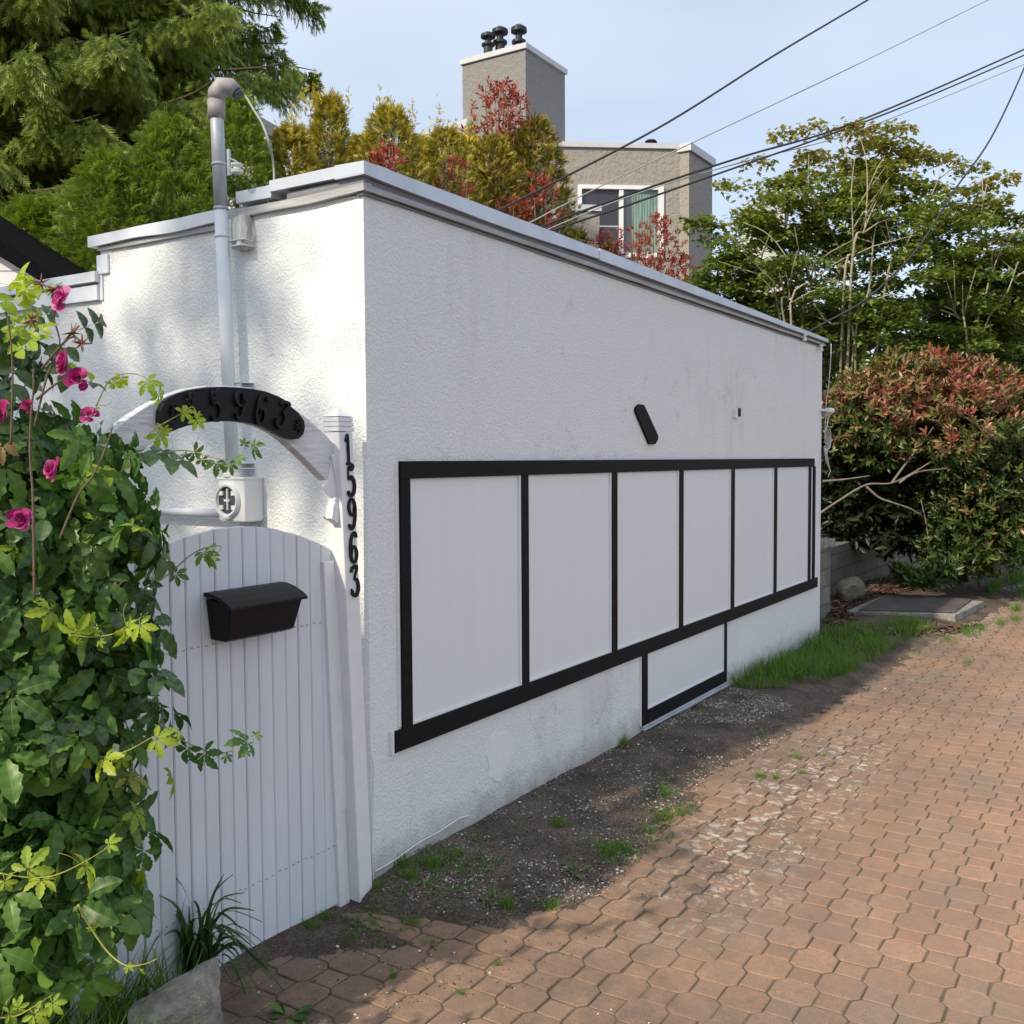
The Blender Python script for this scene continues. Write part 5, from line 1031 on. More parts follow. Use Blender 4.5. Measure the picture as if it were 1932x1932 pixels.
maple('many-stemmed green maple with bronze tips leaning over the far end of the roof', 1600, 12.2,
      [[(685, 1700), (625, 1440), (505, 1370)], [(700, 1700), (720, 1530), (700, 1400)], [(730, 1700), (850, 1440), (830, 1380)], [(780, 1720), (985, 1400), (930, 1180), (830, 1010), (820, 800)], [(1040, 1400), (1110, 1180), (1120, 860), (1080, 700)],
       [(1000, 1500), (1050, 1300), (1040, 1000), (1060, 800)], [(1210, 1520), (1290, 1330), (1430, 1060), (1500, 900)], [(1060, 1790), (900, 1650), (650, 1250), (480, 1150)], [(1050, 1800), (1130, 1500), (1160, 1200), (1220, 1000)]],
      [(1570, 275, 110, 45), (1690, 285, 110, 45), (1780, 310, 70, 40), (1600, 330, 150, 75), (1530, 400, 170, 95), (1680, 390, 160, 95), (1420, 420, 105, 80), (1750, 335, 70, 55), (1590, 520, 270, 115), (1370, 560, 80, 60), (1620, 640, 240, 85), (1790, 460, 80, 70), (1440, 330, 70, 35), (1480, 560, 170, 90), (1700, 560, 190, 90), (1640, 450, 220, 90), (1430, 470, 90, 70), (1560, 640, 160, 70), (1385, 470, 80, 70), (1350, 530, 60, 50)], 51, 36000, 4.2, ls=0.08)
maple('second maple, fuller and darker, at the right edge of the picture', 1880, 12.8,
      [[(1690, 1800), (1740, 1500), (1780, 1370), (1830, 1250)], [(1640, 1780), (1600, 1650), (1500, 1600)], [(1700, 1850), (1850, 1500), (1900, 1350)], [(1750, 1400), (1700, 1200), (1740, 950)]],
      [(1880, 400, 85, 65), (1850, 500, 130, 90), (1960, 460, 110, 120), (1830, 620, 150, 90), (1950, 650, 120, 120), (1830, 560, 120, 80)], 52, 20000, 4.1)
def leafy(name, label, cat, blobs, dpt, mat, tpl, n, ls, seed, group=None, dark=0, kshoot=7, redz=None, stems=(), kind=None):
    r = np.random.default_rng(seed); c = dep(blobs[0][0], 866, dpt); c = np.array([c[0], c[1], 0]); root = thing(name, label, cat, tuple(c), group)
    if kind: root['kind'] = kind
    P, N_ = [], []; tot = sum(b[2]*b[3] for b in blobs)
    for (bx, by, rx, ry) in blobs:
        m_ = max(4, int(n*rx*ry/tot)); cc_ = dep(bx, by, dpt); u = rdir(m_); rr_ = (1-0.4*r.random((m_, 1))**1.6)*(0.62+0.75*fbm(u[:, 0]*2+7, u[:, 1]*2+u[:, 2], 1.8, seed))[:, None]
        P.append(cc_+RT0*(u[:, 0:1]*rr_*rx/1900*dpt)+np.array([0, 0, 1])*(u[:, 1:2]*rr_*ry/1900*dpt)+DH*(u[:, 2:3]*rr_*min(rx, 190)/1900*dpt)); N_.append(RT0*u[:, 0:1]+np.array([0, 0, 1])*u[:, 1:2]+DH*u[:, 2:3])
    P = np.concatenate(P); N_ = np.concatenate(N_); ok = P[:, 2] > 0.03; P, N_ = P[ok], N_[ok]
    D = norm(N_+np.array([0, 0, 0.55])+r.normal(0, 0.35, P.shape)); pp_, dd, nn = whorls(P, D, r, kshoot, ls); k = len(pp_)
    rn = r.random(k)*0.45
    if redz is not None: rn = np.clip(rn+np.repeat(r.normal(-0.06, 0.2, len(P))+0.85*np.clip((P[:, 2]-redz)/0.9, 0, 1)*np.clip(1.5*fbm(P@RT0+3, P[:, 2], 2.2, seed+8)-0.15, 0, 1), kshoot), 0, 1)
    if stems:
        q = MB()
        for s_ in stems:
            Q = smooth([dep(*p) for p in s_], 5); q.tube(Q, list(np.linspace(0.014, 0.005, len(Q))), 6)
        q.build('stems', M['greylimb'], root)
    scatter('leaves', tpl, pp_, dd, nn, ls*r.uniform(0.6, 1.1, k), mat, root, rnd=rn)
z5 = lambda X, Y: ((1450+X/2.76)/1.06, (600+Y/2.76)/1.06)
def z5d(l, d): return [(*z5(*p), d) for p in l]
leafy('photinia_shrub', 'large spreading shrub with copper red top and dark green skirt at the far end', 'shrub',
      [(1800, 800, 135, 115), (1880, 850, 130, 130), (1640, 775, 100, 80), (1690, 685, 26, 30), (1765, 678, 34, 26), (1850, 700, 30, 28), (1905, 725, 26, 34), (1600, 790, 60, 65), (1720, 730, 90, 60), (1660, 850, 70, 40), (1850, 980, 110, 110), (1800, 1040, 70, 60), (1935, 960, 80, 110)], 11.0, FM['photinia'], LF_P, 4200, 0.10, 61, redz=1.35, kshoot=7,
      stems=[z5d([(520, 1180), (640, 1100), (780, 1020), (920, 1010), (1060, 940), (1200, 850), (1310, 770)], 10.6), z5d([(780, 1030), (850, 1090), (930, 1120), (1020, 1150), (1070, 1180)], 10.3), z5d([(920, 1010), (1000, 900), (1080, 800), (1150, 700)], 10.7),
             z5d([(540, 1000), (660, 990), (800, 970)], 10.2), z5d([(960, 1010), (1060, 950), (1230, 930)], 10.5), z5d([(1110, 1500), (1120, 1300), (1080, 1100)], 11), z5d([(660, 700), (665, 400), (650, 100)], 11.6)])
leafy('low_seedling', 'low glossy shrub seedling spreading over the soil behind the concrete slab', 'plant', [(1735, 1092, 45, 16), (1700, 1075, 16, 14), (1775, 1075, 30, 22)], 10.6, FM['photinia'], LF_P, 90, 0.12, 62, kshoot=8)
leafy('shade_filler_hedge', 'added dark hedge standing for the deep shade behind the block wall and large shrub', 'hedge', [(1590, 890, 75, 150), (1690, 890, 110, 160), (1830, 870, 120, 170), (1960, 850, 120, 180)], 11.75, FM['hedge'], LF_P, 3600, 0.16, 63, kshoot=7)  # hedge added to fill the hollow under the shrub with dark
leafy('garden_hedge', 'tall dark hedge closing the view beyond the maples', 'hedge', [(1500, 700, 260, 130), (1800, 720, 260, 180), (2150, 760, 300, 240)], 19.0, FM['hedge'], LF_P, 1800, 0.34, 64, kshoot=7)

# ------------------------------------------------------------------ ground cover
def poly_sample(poly, n, r):
    poly = np.array(poly, float); a, b = poly.min(0), poly.max(0); out = []
    while len(out) < n:
        p = r.uniform(a, b, (n*2, 2)); ins = np.zeros(len(p), bool); j = len(poly)-1
        for i in range(len(poly)):
            c_ = ((poly[i, 1] > p[:, 1]) != (poly[j, 1] > p[:, 1])) & (p[:, 0] < (poly[j, 0]-poly[i, 0])*(p[:, 1]-poly[i, 1])/(poly[j, 1]-poly[i, 1]+1e-9)+poly[i, 0]); ins ^= c_; j = i
        out += list(p[ins])
    return np.array(out[:n])
def togr(p2, z=0.02): return np.array([onZ(a, b, z) for a, b in p2])
blade = T_([(-0.022, 0, 0), (0.022, 0, 0), (-0.020, 0.35, 0.03), (0.020, 0.35, 0.03), (-0.013, 0.7, 0.14), (0.013, 0.7, 0.14), (0, 1, 0.34)], [(0, 1, 3), (0, 3, 2), (2, 3, 5), (2, 5, 4), (4, 5, 6)], [0, .1, .3, .4, .8])
r = np.random.default_rng(71)
P = []; S = []
pg = poly_sample([(1368, 1290), (1400, 1306), (1500, 1300), (1600, 1272), (1690, 1222), (1745, 1188), (1700, 1178), (1640, 1185), (1550, 1203), (1470, 1232), (1372, 1262)], 7500, r)
a = togr(pg, 0.035); a = a[(a[:, 1] < -0.01) & (fbm(a[:, 0], a[:, 1], 5, 41) > 0.28+0.12*r.random(len(a)))]; P.append(a); S.append(r.uniform(0.05, 0.15, len(a))*(0.35+1.2*fbm(a[:, 0], a[:, 1], 3, 2)))
tuft = []
z7 = lambda X, Y: ((600+X/2.76)/1.06, (1348+Y/2.76)/1.06)
z8 = lambda X, Y: ((1250+X/2.415)/1.06, (1248+Y/2.415)/1.06)
for p, n_, rp_, h in [((1150, 1310), 110, 12, .05), ((1380, 1280), 90, 14, .045), ((1700, 1010), 190, 22, .055), ((1790, 980), 120, 18, .05), ((1430, 910), 110, 14, .045), ((740, 1140), 240, 22, .045), ((560, 1130), 160, 18, .05), ((860, 1080), 80, 14, .04), ((620, 1200), 100, 9, .05), ((430, 1240), 70, 12, .04), ((620, 1370), 90, 16, .035),
                      ((290, 1455), 50, 10, .03), ((450, 1490), 60, 20, .022), ((720, 1480), 50, 16, .025), ((520, 1660), 40, 7, .03), ((890, 1750), 25, 6, .03), ((1085, 1590), 26, 6, .03), ((1430, 600), 90, 9, .05), ((1790, 440), 100, 9, .06), ((1910, 360), 60, 5, .06), ((60, 1400), 90, 14, .04), ((140, 1350), 60, 10, .04), ((1050, 1270), 30, 7, .03)]:
    tuft.append((z7(*p), n_, rp_, h))
for p, n_, rp_, h in [((200, 840), 120, 14, .05), ((190, 940), 160, 20, .05), ((270, 910), 90, 14, .045), ((120, 1000), 60, 10, .04), ((650, 730), 60, 7, .04), ((725, 740), 40, 5, .04), ((850, 710), 40, 5, .04), ((835, 640), 50, 8, .05), ((660, 545), 50, 6, .04), ((385, 460), 40, 6, .04), ((255, 440), 80, 9, .05), ((960, 625), 20, 5, .03)]:
    tuft.append((z8(*p), n_, rp_, h))
for p, n_, rp_, h in [((1660, 600), 260, 10, .13), ((1700, 570), 160, 9, .10), ((1880, 500), 420, 20, .16), ((1920, 600), 200, 10, .1), ((1860, 720), 140, 10, .09), ((1730, 840), 120, 8, .07), ((1860, 800), 120, 8, .07), ((1460, 920), 200, 17, .08), ((1560, 890), 90, 6, .08), ((1270, 990), 120, 12, .07), ((1450, 1170), 80, 10, .05), ((990, 920), 240, 14, .10), ((1090, 920), 160, 12, .08), ((1720, 1110), 60, 12, .03), ((1010, 1090), 60, 8, .04)]:
    tuft.append((z6(*p), n_, rp_, h))
for (px_, py_), n_, rp_, h in tuft:
    q_ = np.stack([px_+r.normal(0, rp_*0.6, n_), py_+r.normal(0, rp_*0.28, n_)], 1); a = togr(q_, 0.01); P.append(a); S.append(h*r.uniform(0.5, 1.2, n_))
P = np.concatenate(P); S = np.concatenate(S); P[:, 2] = groundz(P[:, 0], P[:, 1])-0.004; k = len(P)
D = norm(np.array([0, 0, 1.0])+r.normal(0, 0.42, (k, 3))*[1, 1, 0.2]); S3 = np.stack([np.clip(S*0.55, 0.03, .07)*1.6, S, S], 1)
tag(scatter('grass', blade, P, D, rdir(k)*[1, 1, 0.1], S3, FM['grass'], rnd=np.clip(r.random(k)*0.8, 0, 1)), 'green grass and small tufts along the wall foot and lane edge', 'grass', kind='stuff')
# pale chips in the soil
oct_ = T_([(1, 0, 0), (-1, 0, 0), (0, .8, 0), (0, -.8, 0), (0, 0, .45), (0, 0, -.45)], [(0, 2, 4), (2, 1, 4), (1, 3, 4), (3, 0, 4), (2, 0, 5), (1, 2, 5), (3, 1, 5), (0, 3, 5)], [0]*8)
pg = np.concatenate([poly_sample([(715, 1690), (900, 1740), (1140, 1680), (1230, 1580), (1340, 1460), (1500, 1380), (1380, 1300), (1210, 1385), (920, 1550)], 9000, r), poly_sample([(1225, 1385), (1380, 1305), (1500, 1330), (1400, 1380)], 4200, r), poly_sample([(1380, 1300), (1900, 1150), (1700, 1420), (1250, 1760), (1100, 1700)], 350, r), poly_sample([(430, 1850), (700, 1730), (1300, 1932), (500, 1932)], 220, r)])
P = togr(pg, 0.02); P = P[fbm(P[:, 0], P[:, 1], 6, 31) > 0.30+0.35*r.random(len(P))]; P[:, 2] = groundz(P[:, 0], P[:, 1])+0.001; k = len(P); S = np.clip(np.exp(r.normal(-5.85, 0.55, k)), 0.0012, 0.011)
tag(scatter('gravel_chips', oct_, P, rdir(k)*[1, 1, .3], np.array([0, 0, 1.0])+r.normal(0, .3, (k, 3)), S, FM['chip']), 'small pale stone and shell chips scattered over the soil by the wall', 'gravel', kind='stuff')
# brown bits: twigs and bark crumbs
pg = poly_sample([(715, 1690), (900, 1745), (1140, 1690), (1230, 1590), (1340, 1470), (1500, 1385), (1380, 1305), (1210, 1390), (920, 1560)], 5600, r); pg = np.concatenate([pg, poly_sample([(430, 1860), (700, 1720), (960, 1760), (1180, 1700), (1300, 1560), (1480, 1420), (1560, 1350), (1600, 1400), (1350, 1640), (1000, 1850), (500, 1932)], 700, r)])
P = togr(pg, 0.02); P[:, 2] = groundz(P[:, 0], P[:, 1])+0.002; k = len(P)
tag(scatter('soil_crumbs', oct_, P, rdir(k)*[1, 1, .2], np.array([0, 0, 1.0])+r.normal(0, .4, (k, 3)), np.stack([r.uniform(.001, .003, k), np.clip(r.exponential(.0035, k), .0015, .016), r.uniform(.001, .003, k)], 1), FM['litter'], rnd=r.random(k)*0.6), 'dark crumbs of bark and twigs in the soil', 'soil', kind='stuff')
pg = np.concatenate([poly_sample([(720, 1700), (760, 1640), (900, 1590), (960, 1640), (850, 1720)], 900, r), poly_sample([(640, 1735), (700, 1700), (820, 1740), (700, 1765)], 260, r), poly_sample([(1180, 1640), (1230, 1560), (1330, 1480), (1300, 1560)], 260, r), poly_sample([(780, 1650), (1100, 1480), (1300, 1390), (1380, 1420), (1150, 1660), (950, 1740)], 500, r)])
P = togr(pg, 0.02); P = P[fbm(P[:, 0], P[:, 1], 7, 51) > 0.45]; P[:, 2] = groundz(P[:, 0], P[:, 1])+0.006; k = len(P)
tag(scatter('ground_weeds', LF_P, P, rdir(k)*[1, 1, .3]+[0, 0, .25], np.array([0, 0, 1.0])+r.normal(0, .4, (k, 3)), r.uniform(0.008, 0.026, k), FM['creeper']), 'low creeping green weeds matted over the soil near the gate', 'weeds', kind='stuff')
# fallen leaves on the bed past the wall
pg = poly_sample([(1556, 1215), (1568, 1122), (1690, 1080), (1740, 1085), (1760, 1112), (1640, 1130), (1600, 1180), (1680, 1190), (1850, 1165), (1830, 1180), (1650, 1200), (1560, 1225)], 3000, r)
P = togr(pg, 0.06); P[:, 2] = np.maximum(groundz(P[:, 0], P[:, 1]), np.where(P[:, 1] > -0.1, bz(P[:, 0], P[:, 1]), -1))+0.006; k = len(P)
tag(scatter('leaf_litter', LF_P, P, rdir(k)*[1, 1, .25], np.array([0, 0, 1.0])+r.normal(0, .5, (k, 3)), r.uniform(0.03, 0.085, k), FM['litter']), 'reddish brown fallen leaves covering the bed beyond the wall', 'leaves', kind='stuff')
pg = poly_sample([(1780, 1115), (1850, 1060), (1935, 1030), (1960, 1100), (1870, 1120), (1800, 1140)], 3200, r)
P = togr(pg, 0.03); k = len(P)
tag(scatter('pebbles', oct_, P, rdir(k)*[1, 1, .2], np.array([0, 0, 1.0])+r.normal(0, .3, (k, 3)), r.uniform(0.018, 0.045, k), FM['pebble']), 'grey pebbles of the gravel yard beyond the shrub', 'gravel', kind='stuff')

# weeds in the soil
def weed(label, px, py, leaves, ls, mat, seed, flat=0.25, tpl=None, z=None):
    r = np.random.default_rng(seed); c = onZ(px, py, 0.02); c[2] = float(groundz(c[0], c[1])); root = thing('weed', label, 'weed', tuple(c))
    a = r.uniform(0, 6.28, leaves); D = np.stack([np.cos(a), np.sin(a), r.uniform(0.05, flat*2, leaves)], 1); P = c+D*ls*0.35
    v0 = MB()
    for p in P: v0.tube([c, p+[0, 0, 0.002]], 0.0016, 4)
    v0.build('stalks', M['stem'], root)
    scatter('leaves', tpl or leaf_simple(0.30, 0.06, -0.15), P, D, np.array([0, 0, 1.0])+r.normal(0, .35, (leaves, 3)), ls*r.uniform(0.6, 1.1, leaves), mat, root, rnd=r.random(leaves))
weed('broad-leaved flattened weed in the bare soil near the lane', *z7(1530, 1100), 9, 0.062, leafmat('weed_leaf', [(0.09, 0.15, 0.05), (0.14, 0.20, 0.06)]), 81)
weed('small leafy weed at the foot of the wall below the mended patch', *z7(1425, 600), 10, 0.035, FM['creeper'], 82)
weed('dark little weed at the edge of the soil and pavers', *z7(1040, 1275), 10, 0.03, FM['strap'], 83)

# ------------------------------------------------------------------ bottom left: bed, kerb stone, strap plant
P, T = grid(-4.5, -0.9, -1.6, 0.3, 0.06, lambda x, y: 0.03+0.04*fbm(x, y, 4)-0.10*np.clip((-0.62+0.95*(x+1.0)-y)/0.12+0.5, 0, 1)-0.06*np.clip((x+1.02)/0.1, 0, 1))
tag(tri_mesh('planting_bed', P, T, M['dirt'], smooth=True), kind='structure')
b0 = dep(394, 1825, 2.62); zt_ = float(b0[2]); dl = -RT0*0.16+DH*-0.11; 
pts = [b0, b0+dl*0.55+[0, 0, -0.022], b0+dl*1.05+[0, 0, -0.05]]
lo = [np.array([p[0], p[1], -0.03]) for p in pts]; lo[0] = lo[0]+RT0*0.012; lo[2] = lo[2]+DH*-0.01
q = MB(); q.prism([pts[0], pts[1], pts[2], lo[2], lo[1], lo[0]], DH*0.05+RT0*0.01)
ks = q.build('kerb_stone', M['concrete'])
import bmesh
bm = bmesh.new(); bm.from_mesh(ks.data); bmesh.ops.triangulate(bm, faces=bm.faces); bmesh.ops.subdivide_edges(bm, edges=bm.edges, cuts=5, use_grid_fill=True); bmesh.ops.subdivide_edges(bm, edges=bm.edges, cuts=2, use_grid_fill=True)
for v in bm.verts:
    x, y, z = v.co; k_ = x*0.8+y*0.6; n1_, n2_, n3_ = [float(fbm(k_+s_, z+y, 16, s_))-0.5 for s_ in (1, 5, 9)]
    v.co += Vector((n1_*0.022, n2_*0.022, n3_*0.022+(0.02*(float(fbm(k_*3, 0.5, 14, 3))-0.6) if z > 0.12 else 0)))
bm.to_mesh(ks.data); bm.free(); tag(ks, 'broken upright concrete edging at the foot of the creeper by the gate', 'kerb')
def strap_plant():
    r = np.random.default_rng(91); c = onZ(372, 1845, 0.06); root = thing('strap_leaf_plant', 'clump of long arching dark green strap leaves in front of the white gate', 'plant', tuple(c)); Vv, Tt, rn = [], [], []
    ends = [(290, 1625), (300, 1690), (352, 1690), (365, 1700), (440, 1650), (462, 1685), (455, 1705), (495, 1740), (515, 1815), (505, 1830), (462, 1900), (470, 1820), (340, 1760), (395, 1720), (415, 1700), (512, 1850), (450, 1770), (300, 1760), (425, 1750), (330, 1720), (480, 1790), (410, 1880), (280, 1800), (350, 1830), (490, 1880), (380, 1735)]
    for k, (ex_, ey_) in enumerate(ends+[(x_+r.normal(0, 28), y_+r.normal(15, 25)) for x_, y_ in ends]):
        e = dep(ex_, ey_, float((c-CAM)@FW)+r.uniform(-0.12, 0.06)); s0 = c+r.normal(0, 0.025, 3)*[1, 1, 0]; d = e-s0; mid_ = s0+d*0.5+np.array([0, 0, 0.06+0.25*np.linalg.norm(d[:2])]); Q = smooth([s0, s0*0.6+mid_*0.4+[0, 0, .02], mid_, e], 5); sd_ = norm(np.cross(norm(d), [0, 0, 1.0])+r.normal(0, .3, 3)); b = len(Vv); n_ = len(Q)
        for i, p in enumerate(Q):
            w = 0.0095*(1-(i/(n_-1))**2.2)+0.0004; Vv += [p-sd_*w+[0, 0, .002], p, p+sd_*w+[0, 0, .002]]
        for i in range(n_-1):
            for s_ in (0, 1): a_ = b+3*i+s_; Tt += [(a_, a_+1, a_+4), (a_, a_+4, a_+3)]; rn += [r.random()*0.2+0.5*(k % 3)/2]*2
    tri_mesh('leaves', Vv, Tt, FM['strap'], root, attrs={'rnd': rn, 'tint': [0]*len(rn)})
strap_plant()
# long grass at the bottom left
pxx = r.uniform(-140, 520, 5200); dpp = r.uniform(2.0, 2.8, 5200); ok = (pxx < 330) | ((dpp < 2.4) & (r.random(5200) < 0.6))
pxx, dpp = pxx[ok], dpp[ok]; P = CAM*[1, 1, 0]+DH*dpp[:, None]+RT0*((pxx-966)/1900*dpp)[:, None]+[0, 0, 0.015]; k = len(P); S = r.uniform(0.10, 0.36, k)*np.clip((700-pxx)/600, 0.3, 1)*np.clip(0.5+fbm(P[:, 0], P[:, 1], 6), .5, 1.2)
D = norm(np.array([0, 0, 1.0])+r.normal(0, 0.42, (k, 3))*[1, 1, 0.2])
tag(scatter('long_grass', blade, P, D, rdir(k)*[1, 1, 0.1], np.stack([S*0+0.11, S, S], 1), FM['grass'], rnd=r.random(k)), 'long loose grass at the bottom left under the creeper', 'grass', kind='stuff')
weed('low bright leafy weed beside the broken kerb stone', 545, 1905, 12, 0.055, FM['creeper'], 84)
weed('small weed with rounded leaves growing over the kerb stone', 345, 1835, 14, 0.045, FM['creeper'], 85)

# ------------------------------------------------------------------ creeper and rose in the left foreground
zk_ = np.array([0.0, 0.25, 0.45, 0.62, 0.8, 0.95, 1.1, 1.25, 1.38, 1.5, 1.6, 1.7, 1.85, 1.95, 2.02]); DC = 2.42
px_r = np.array([215, 245, 275, 295, 285, 300, 312, 322, 325, 318, 300, 215, 190, 160, 80])
def right_edge(z): return (np.interp(z, zk_, px_r)-966)/1900*DC
def bushpt(z, a, f, extra=0.0, Lw=1.05, Dw=0.42):   # a in 0..2pi round an oval whose right tip follows the outline
    cx_ = right_edge(z)-Lw; l = cx_+Lw*f*np.sign(np.cos(a))*np.abs(np.cos(a))**0.8+extra; d = DC+0.05+Dw*f*np.sin(a)*np.interp(z, [0, 1.7, 2.05], [1, 0.75, 0.35]); return CAM[:3]*np.array([1, 1, 0])+RT0*l[..., None]+DH*d[..., None]+np.array([0, 0, 1.0])*z[..., None]
def outn(a): return norm(RT0*(np.cos(a)/1.0)[..., None]+DH*(np.sin(a)/0.5)[..., None])
def put_leaves(name, tpls, mat, n, zr, fr_, sz, seed, root, up=0.5, ang=(math.pi*0.95, math.pi*2.25), yr=None, inset=0.05):
    r = np.random.default_rng(seed); z = r.uniform(zr[0], zr[1], n); a = r.uniform(ang[0], ang[1], n); f = 1-fr_*r.random(n)**1.4
    P = bushpt(z, a, f, -inset+0*z); N_ = norm(outn(a)+np.array([0, 0, up])+r.normal(0, 0.42, (n, 3))); D = norm(outn(a)*0.25+np.array([0, 0, -0.75])+r.normal(0, 0.5, (n, 3)))
    P = P+r.normal(0, 0.02, P.shape); S = sz*r.uniform(0.55, 1.15, n); k = len(tpls)
    for i, t in enumerate(tpls):
        s_ = slice(i, None, k); scatter(name, t, P[s_], D[s_], N_[s_], S[s_], mat, root, rnd=(yr if yr is not None else r.random(n))[s_])
    return P
vc = bushpt(np.array([0.0]), np.array([4.0]), np.array([0.3]))[0]
vine = thing('creeper_vine', 'dense green five-leaved creeper climbing over the left side of the gate', 'climber', tuple(vc))
r = np.random.default_rng(101)
def many(name, n, zr, fr_, sz, seed, mat, root, tpls, **kw):
    # one foliage part: gather the variants into one mesh
    r = np.random.default_rng(seed); z = r.uniform(zr[0], zr[1], n); lo_, hi_ = kw.get('ang', (math.pi*0.9, math.pi*2.3)); a = r.uniform(lo_, hi_, n); f = 1-fr_*r.random(n)**1.4
    P = bushpt(z, a, f, -kw.get('inset', 0.07)+0*z)+r.normal(0, 0.02, (n, 3)); up = kw.get('up', 0.5)
    N_ = norm(outn(a)+np.array([0, 0, up])+r.normal(0, 0.40, (n, 3))); D = norm(outn(a)*0.25+np.array([0, 0, -0.75])+r.normal(0, 0.5, (n, 3))); S = sz*r.uniform(0.55, 1.15, n)
    PP, TT, rn, tn = [], [], [], []; off = 0
    for i, t in enumerate(tpls):
        s_ = np.arange(i, n, len(tpls)); B = basis(D[s_], N_[s_]); Q = np.einsum('kvi,kij->kvj', t[0][None]*S[s_][:, None, None], B)+P[s_][:, None]
        PP.append(Q.reshape(-1, 3)); TT.append((t[1][None]+(np.arange(len(s_))*len(t[0]))[:, None, None]).reshape(-1, 3)+off); off += len(PP[-1]); rn.append(np.repeat(r.random(len(s_)), len(t[1]))); tn.append(np.tile(t[2], len(s_)))
    return tri_mesh(name, np.concatenate(PP), np.concatenate(TT), mat, root, attrs={'rnd': np.concatenate(rn), 'tint': np.concatenate(tn)}, smooth=True)
many('leaves', 1250, (0.26, 1.66), 0.40, 0.108, 102, FM['creeper'], vine, CREEP)
many('inner_leaves', 620, (0.12, 1.6), 0.65, 0.12, 103, FM['creeper'], vine, CREEP, inset=0.16)
many('young_leaves', 34, (0.4, 1.62), 0.12, 0.050, 104, FM['young'], vine, CREEP, inset=-0.0, up=0.8)
FM['dry'] = leafmat('dry_leaves', [(0.16, 0.10, 0.04), (0.30, 0.22, 0.07), (0.22, 0.24, 0.05)], trans=0.2)
many('dry_leaves', 7, (0.3, 1.6), 0.1, 0.06, 105, FM['dry'], vine, CREEP, inset=-0.01)
q = MB()
for k in range(22):
    z = np.linspace(0.02, r.uniform(0.8, 1.6), 9); a = r.uniform(3.2, 6.6)+0.5*np.sin(z*2+k); q.tube(smooth(list(bushpt(z, a, 0.72+0.15*np.sin(z*3+k), -0.1+0*z)), 3), 0.004+0.004*r.random(), 5)
q.build('stems', M['woody'], vine)
# tendrils reaching over the gate
z4 = lambda X, Y: ((0+X/2.76)/1.06, (600+Y/2.76)/1.06)
z7b = lambda X, Y: ((0+X/4.83)/1.06, (450+Y/4.83)/1.06)
z6b = lambda X, Y: ((0+X/2.76)/1.06, (1348+Y/2.76)/1.06)
shoots = [([z7b(*p) for p in [(930, 1750), (1000, 1600), (1060, 1500), (1200, 1437), (1350, 1450), (1450, 1510), (1500, 1600), (1480, 1640)]], 2.6, 0.0020, 5, 'young'),
          ([z1(*p) for p in [(150, 680), (230, 610), (330, 550), (430, 495), (520, 440), (545, 500), (500, 530)]], 2.6, 0.0022, 5, 'young'),
          ([z1(*p) for p in [(330, 785), (440, 775), (550, 790), (650, 825), (780, 845), (870, 815), (960, 745), (1050, 690)]], 2.65, 0.0018, 9, 'creeper'),
          ([z1(*p) for p in [(180, 1845), (350, 1720), (500, 1590), (620, 1530), (735, 1515), (720, 1560), (600, 1600)]], 2.6, 0.0022, 4, 'creeper'),
          ([z6b(*p) for p in [(180, 370), (320, 410), (450, 448), (560, 460), (700, 425), (860, 340), (990, 300)]], 2.35, 0.0026, 7, 'young'),
          ([z6b(*p) for p in [(930, 330), (1060, 390), (1180, 437), (1300, 420), (1390, 380), (1400, 350)]], 2.6, 0.0018, 7, 'creeper'),
          ([z6b(*p) for p in [(0, 1100), (150, 1122), (300, 1112), (470, 1035), (590, 960)]], 2.1, 0.0022, 5, 'young'),
          ([z6b(*p) for p in [(430, 1275), (500, 1400), (600, 1540), (700, 1610), (800, 1600), (870, 1570)]], 2.25, 0.0028, 3, 'young'),
          ([z4(*p) for p in [(380, 1850), (500, 1860), (620, 1845), (700, 1800), (800, 1740)]], 2.2, 0.0022, 8, 'young'),
          ([z6b(*p) for p in [(-50, 1900), (80, 1890), (180, 1840), (290, 1770)]], 2.1, 0.0022, 5, 'young')]
yl_ = {'young': [[], [], [], []], 'creeper': [[], [], [], []]}
for pts_, dd_, rad_, nl, kd in shoots:
    q = MB(); Q = smooth([dep(*p, dd_+0.03*math.sin(i)) for i, p in enumerate(pts_)], 6); q.tube(Q, list(np.linspace(rad_, rad_*0.35, len(Q))), 5)
    for k in range(nl):
        i = int(min(len(Q)-1, max(0, (k+0.6+random.uniform(-.4, .4))/nl*(len(Q)-1)))); p = Q[i]; d = norm(rdir(1)[0]*0.7+RT0*0.3+np.array([0, 0, -0.3])); t_ = norm(Q[min(i+1, len(Q)-1)]-Q[max(0, i-1)])
        e = p+d*0.015; q.tube([p, e], rad_*0.4, 4); L4 = yl_[kd]; L4[0].append(e); L4[1].append(norm(d+t_*0.4+np.array([0, 0, -.3]))); L4[2].append(norm(-DH+np.array([0, 0, 0.7])+rdir(1)[0]*0.5)); L4[3].append(random.choice([0.015, 0.025, 0.035, 0.048])*random.uniform(.8, 1.2)*(1.0 if kd == 'young' else 1))
        if k % 3 == 0:
            e2 = p+norm(rdir(1)[0]+np.array([0, 0, .3]))*0.05; q.tube(smooth([p, (p+e2)/2+rdir(1)[0]*0.008, e2], 4), rad_*0.28, 4)
    q.build('tendril', M['tendril'], vine)
for kd, L4 in yl_.items(): scatter('tendril_leaves', CREEP[0], np.array(L4[0]), np.array(L4[1]), np.array(L4[2]), np.array(L4[3]), FM[kd], vine)

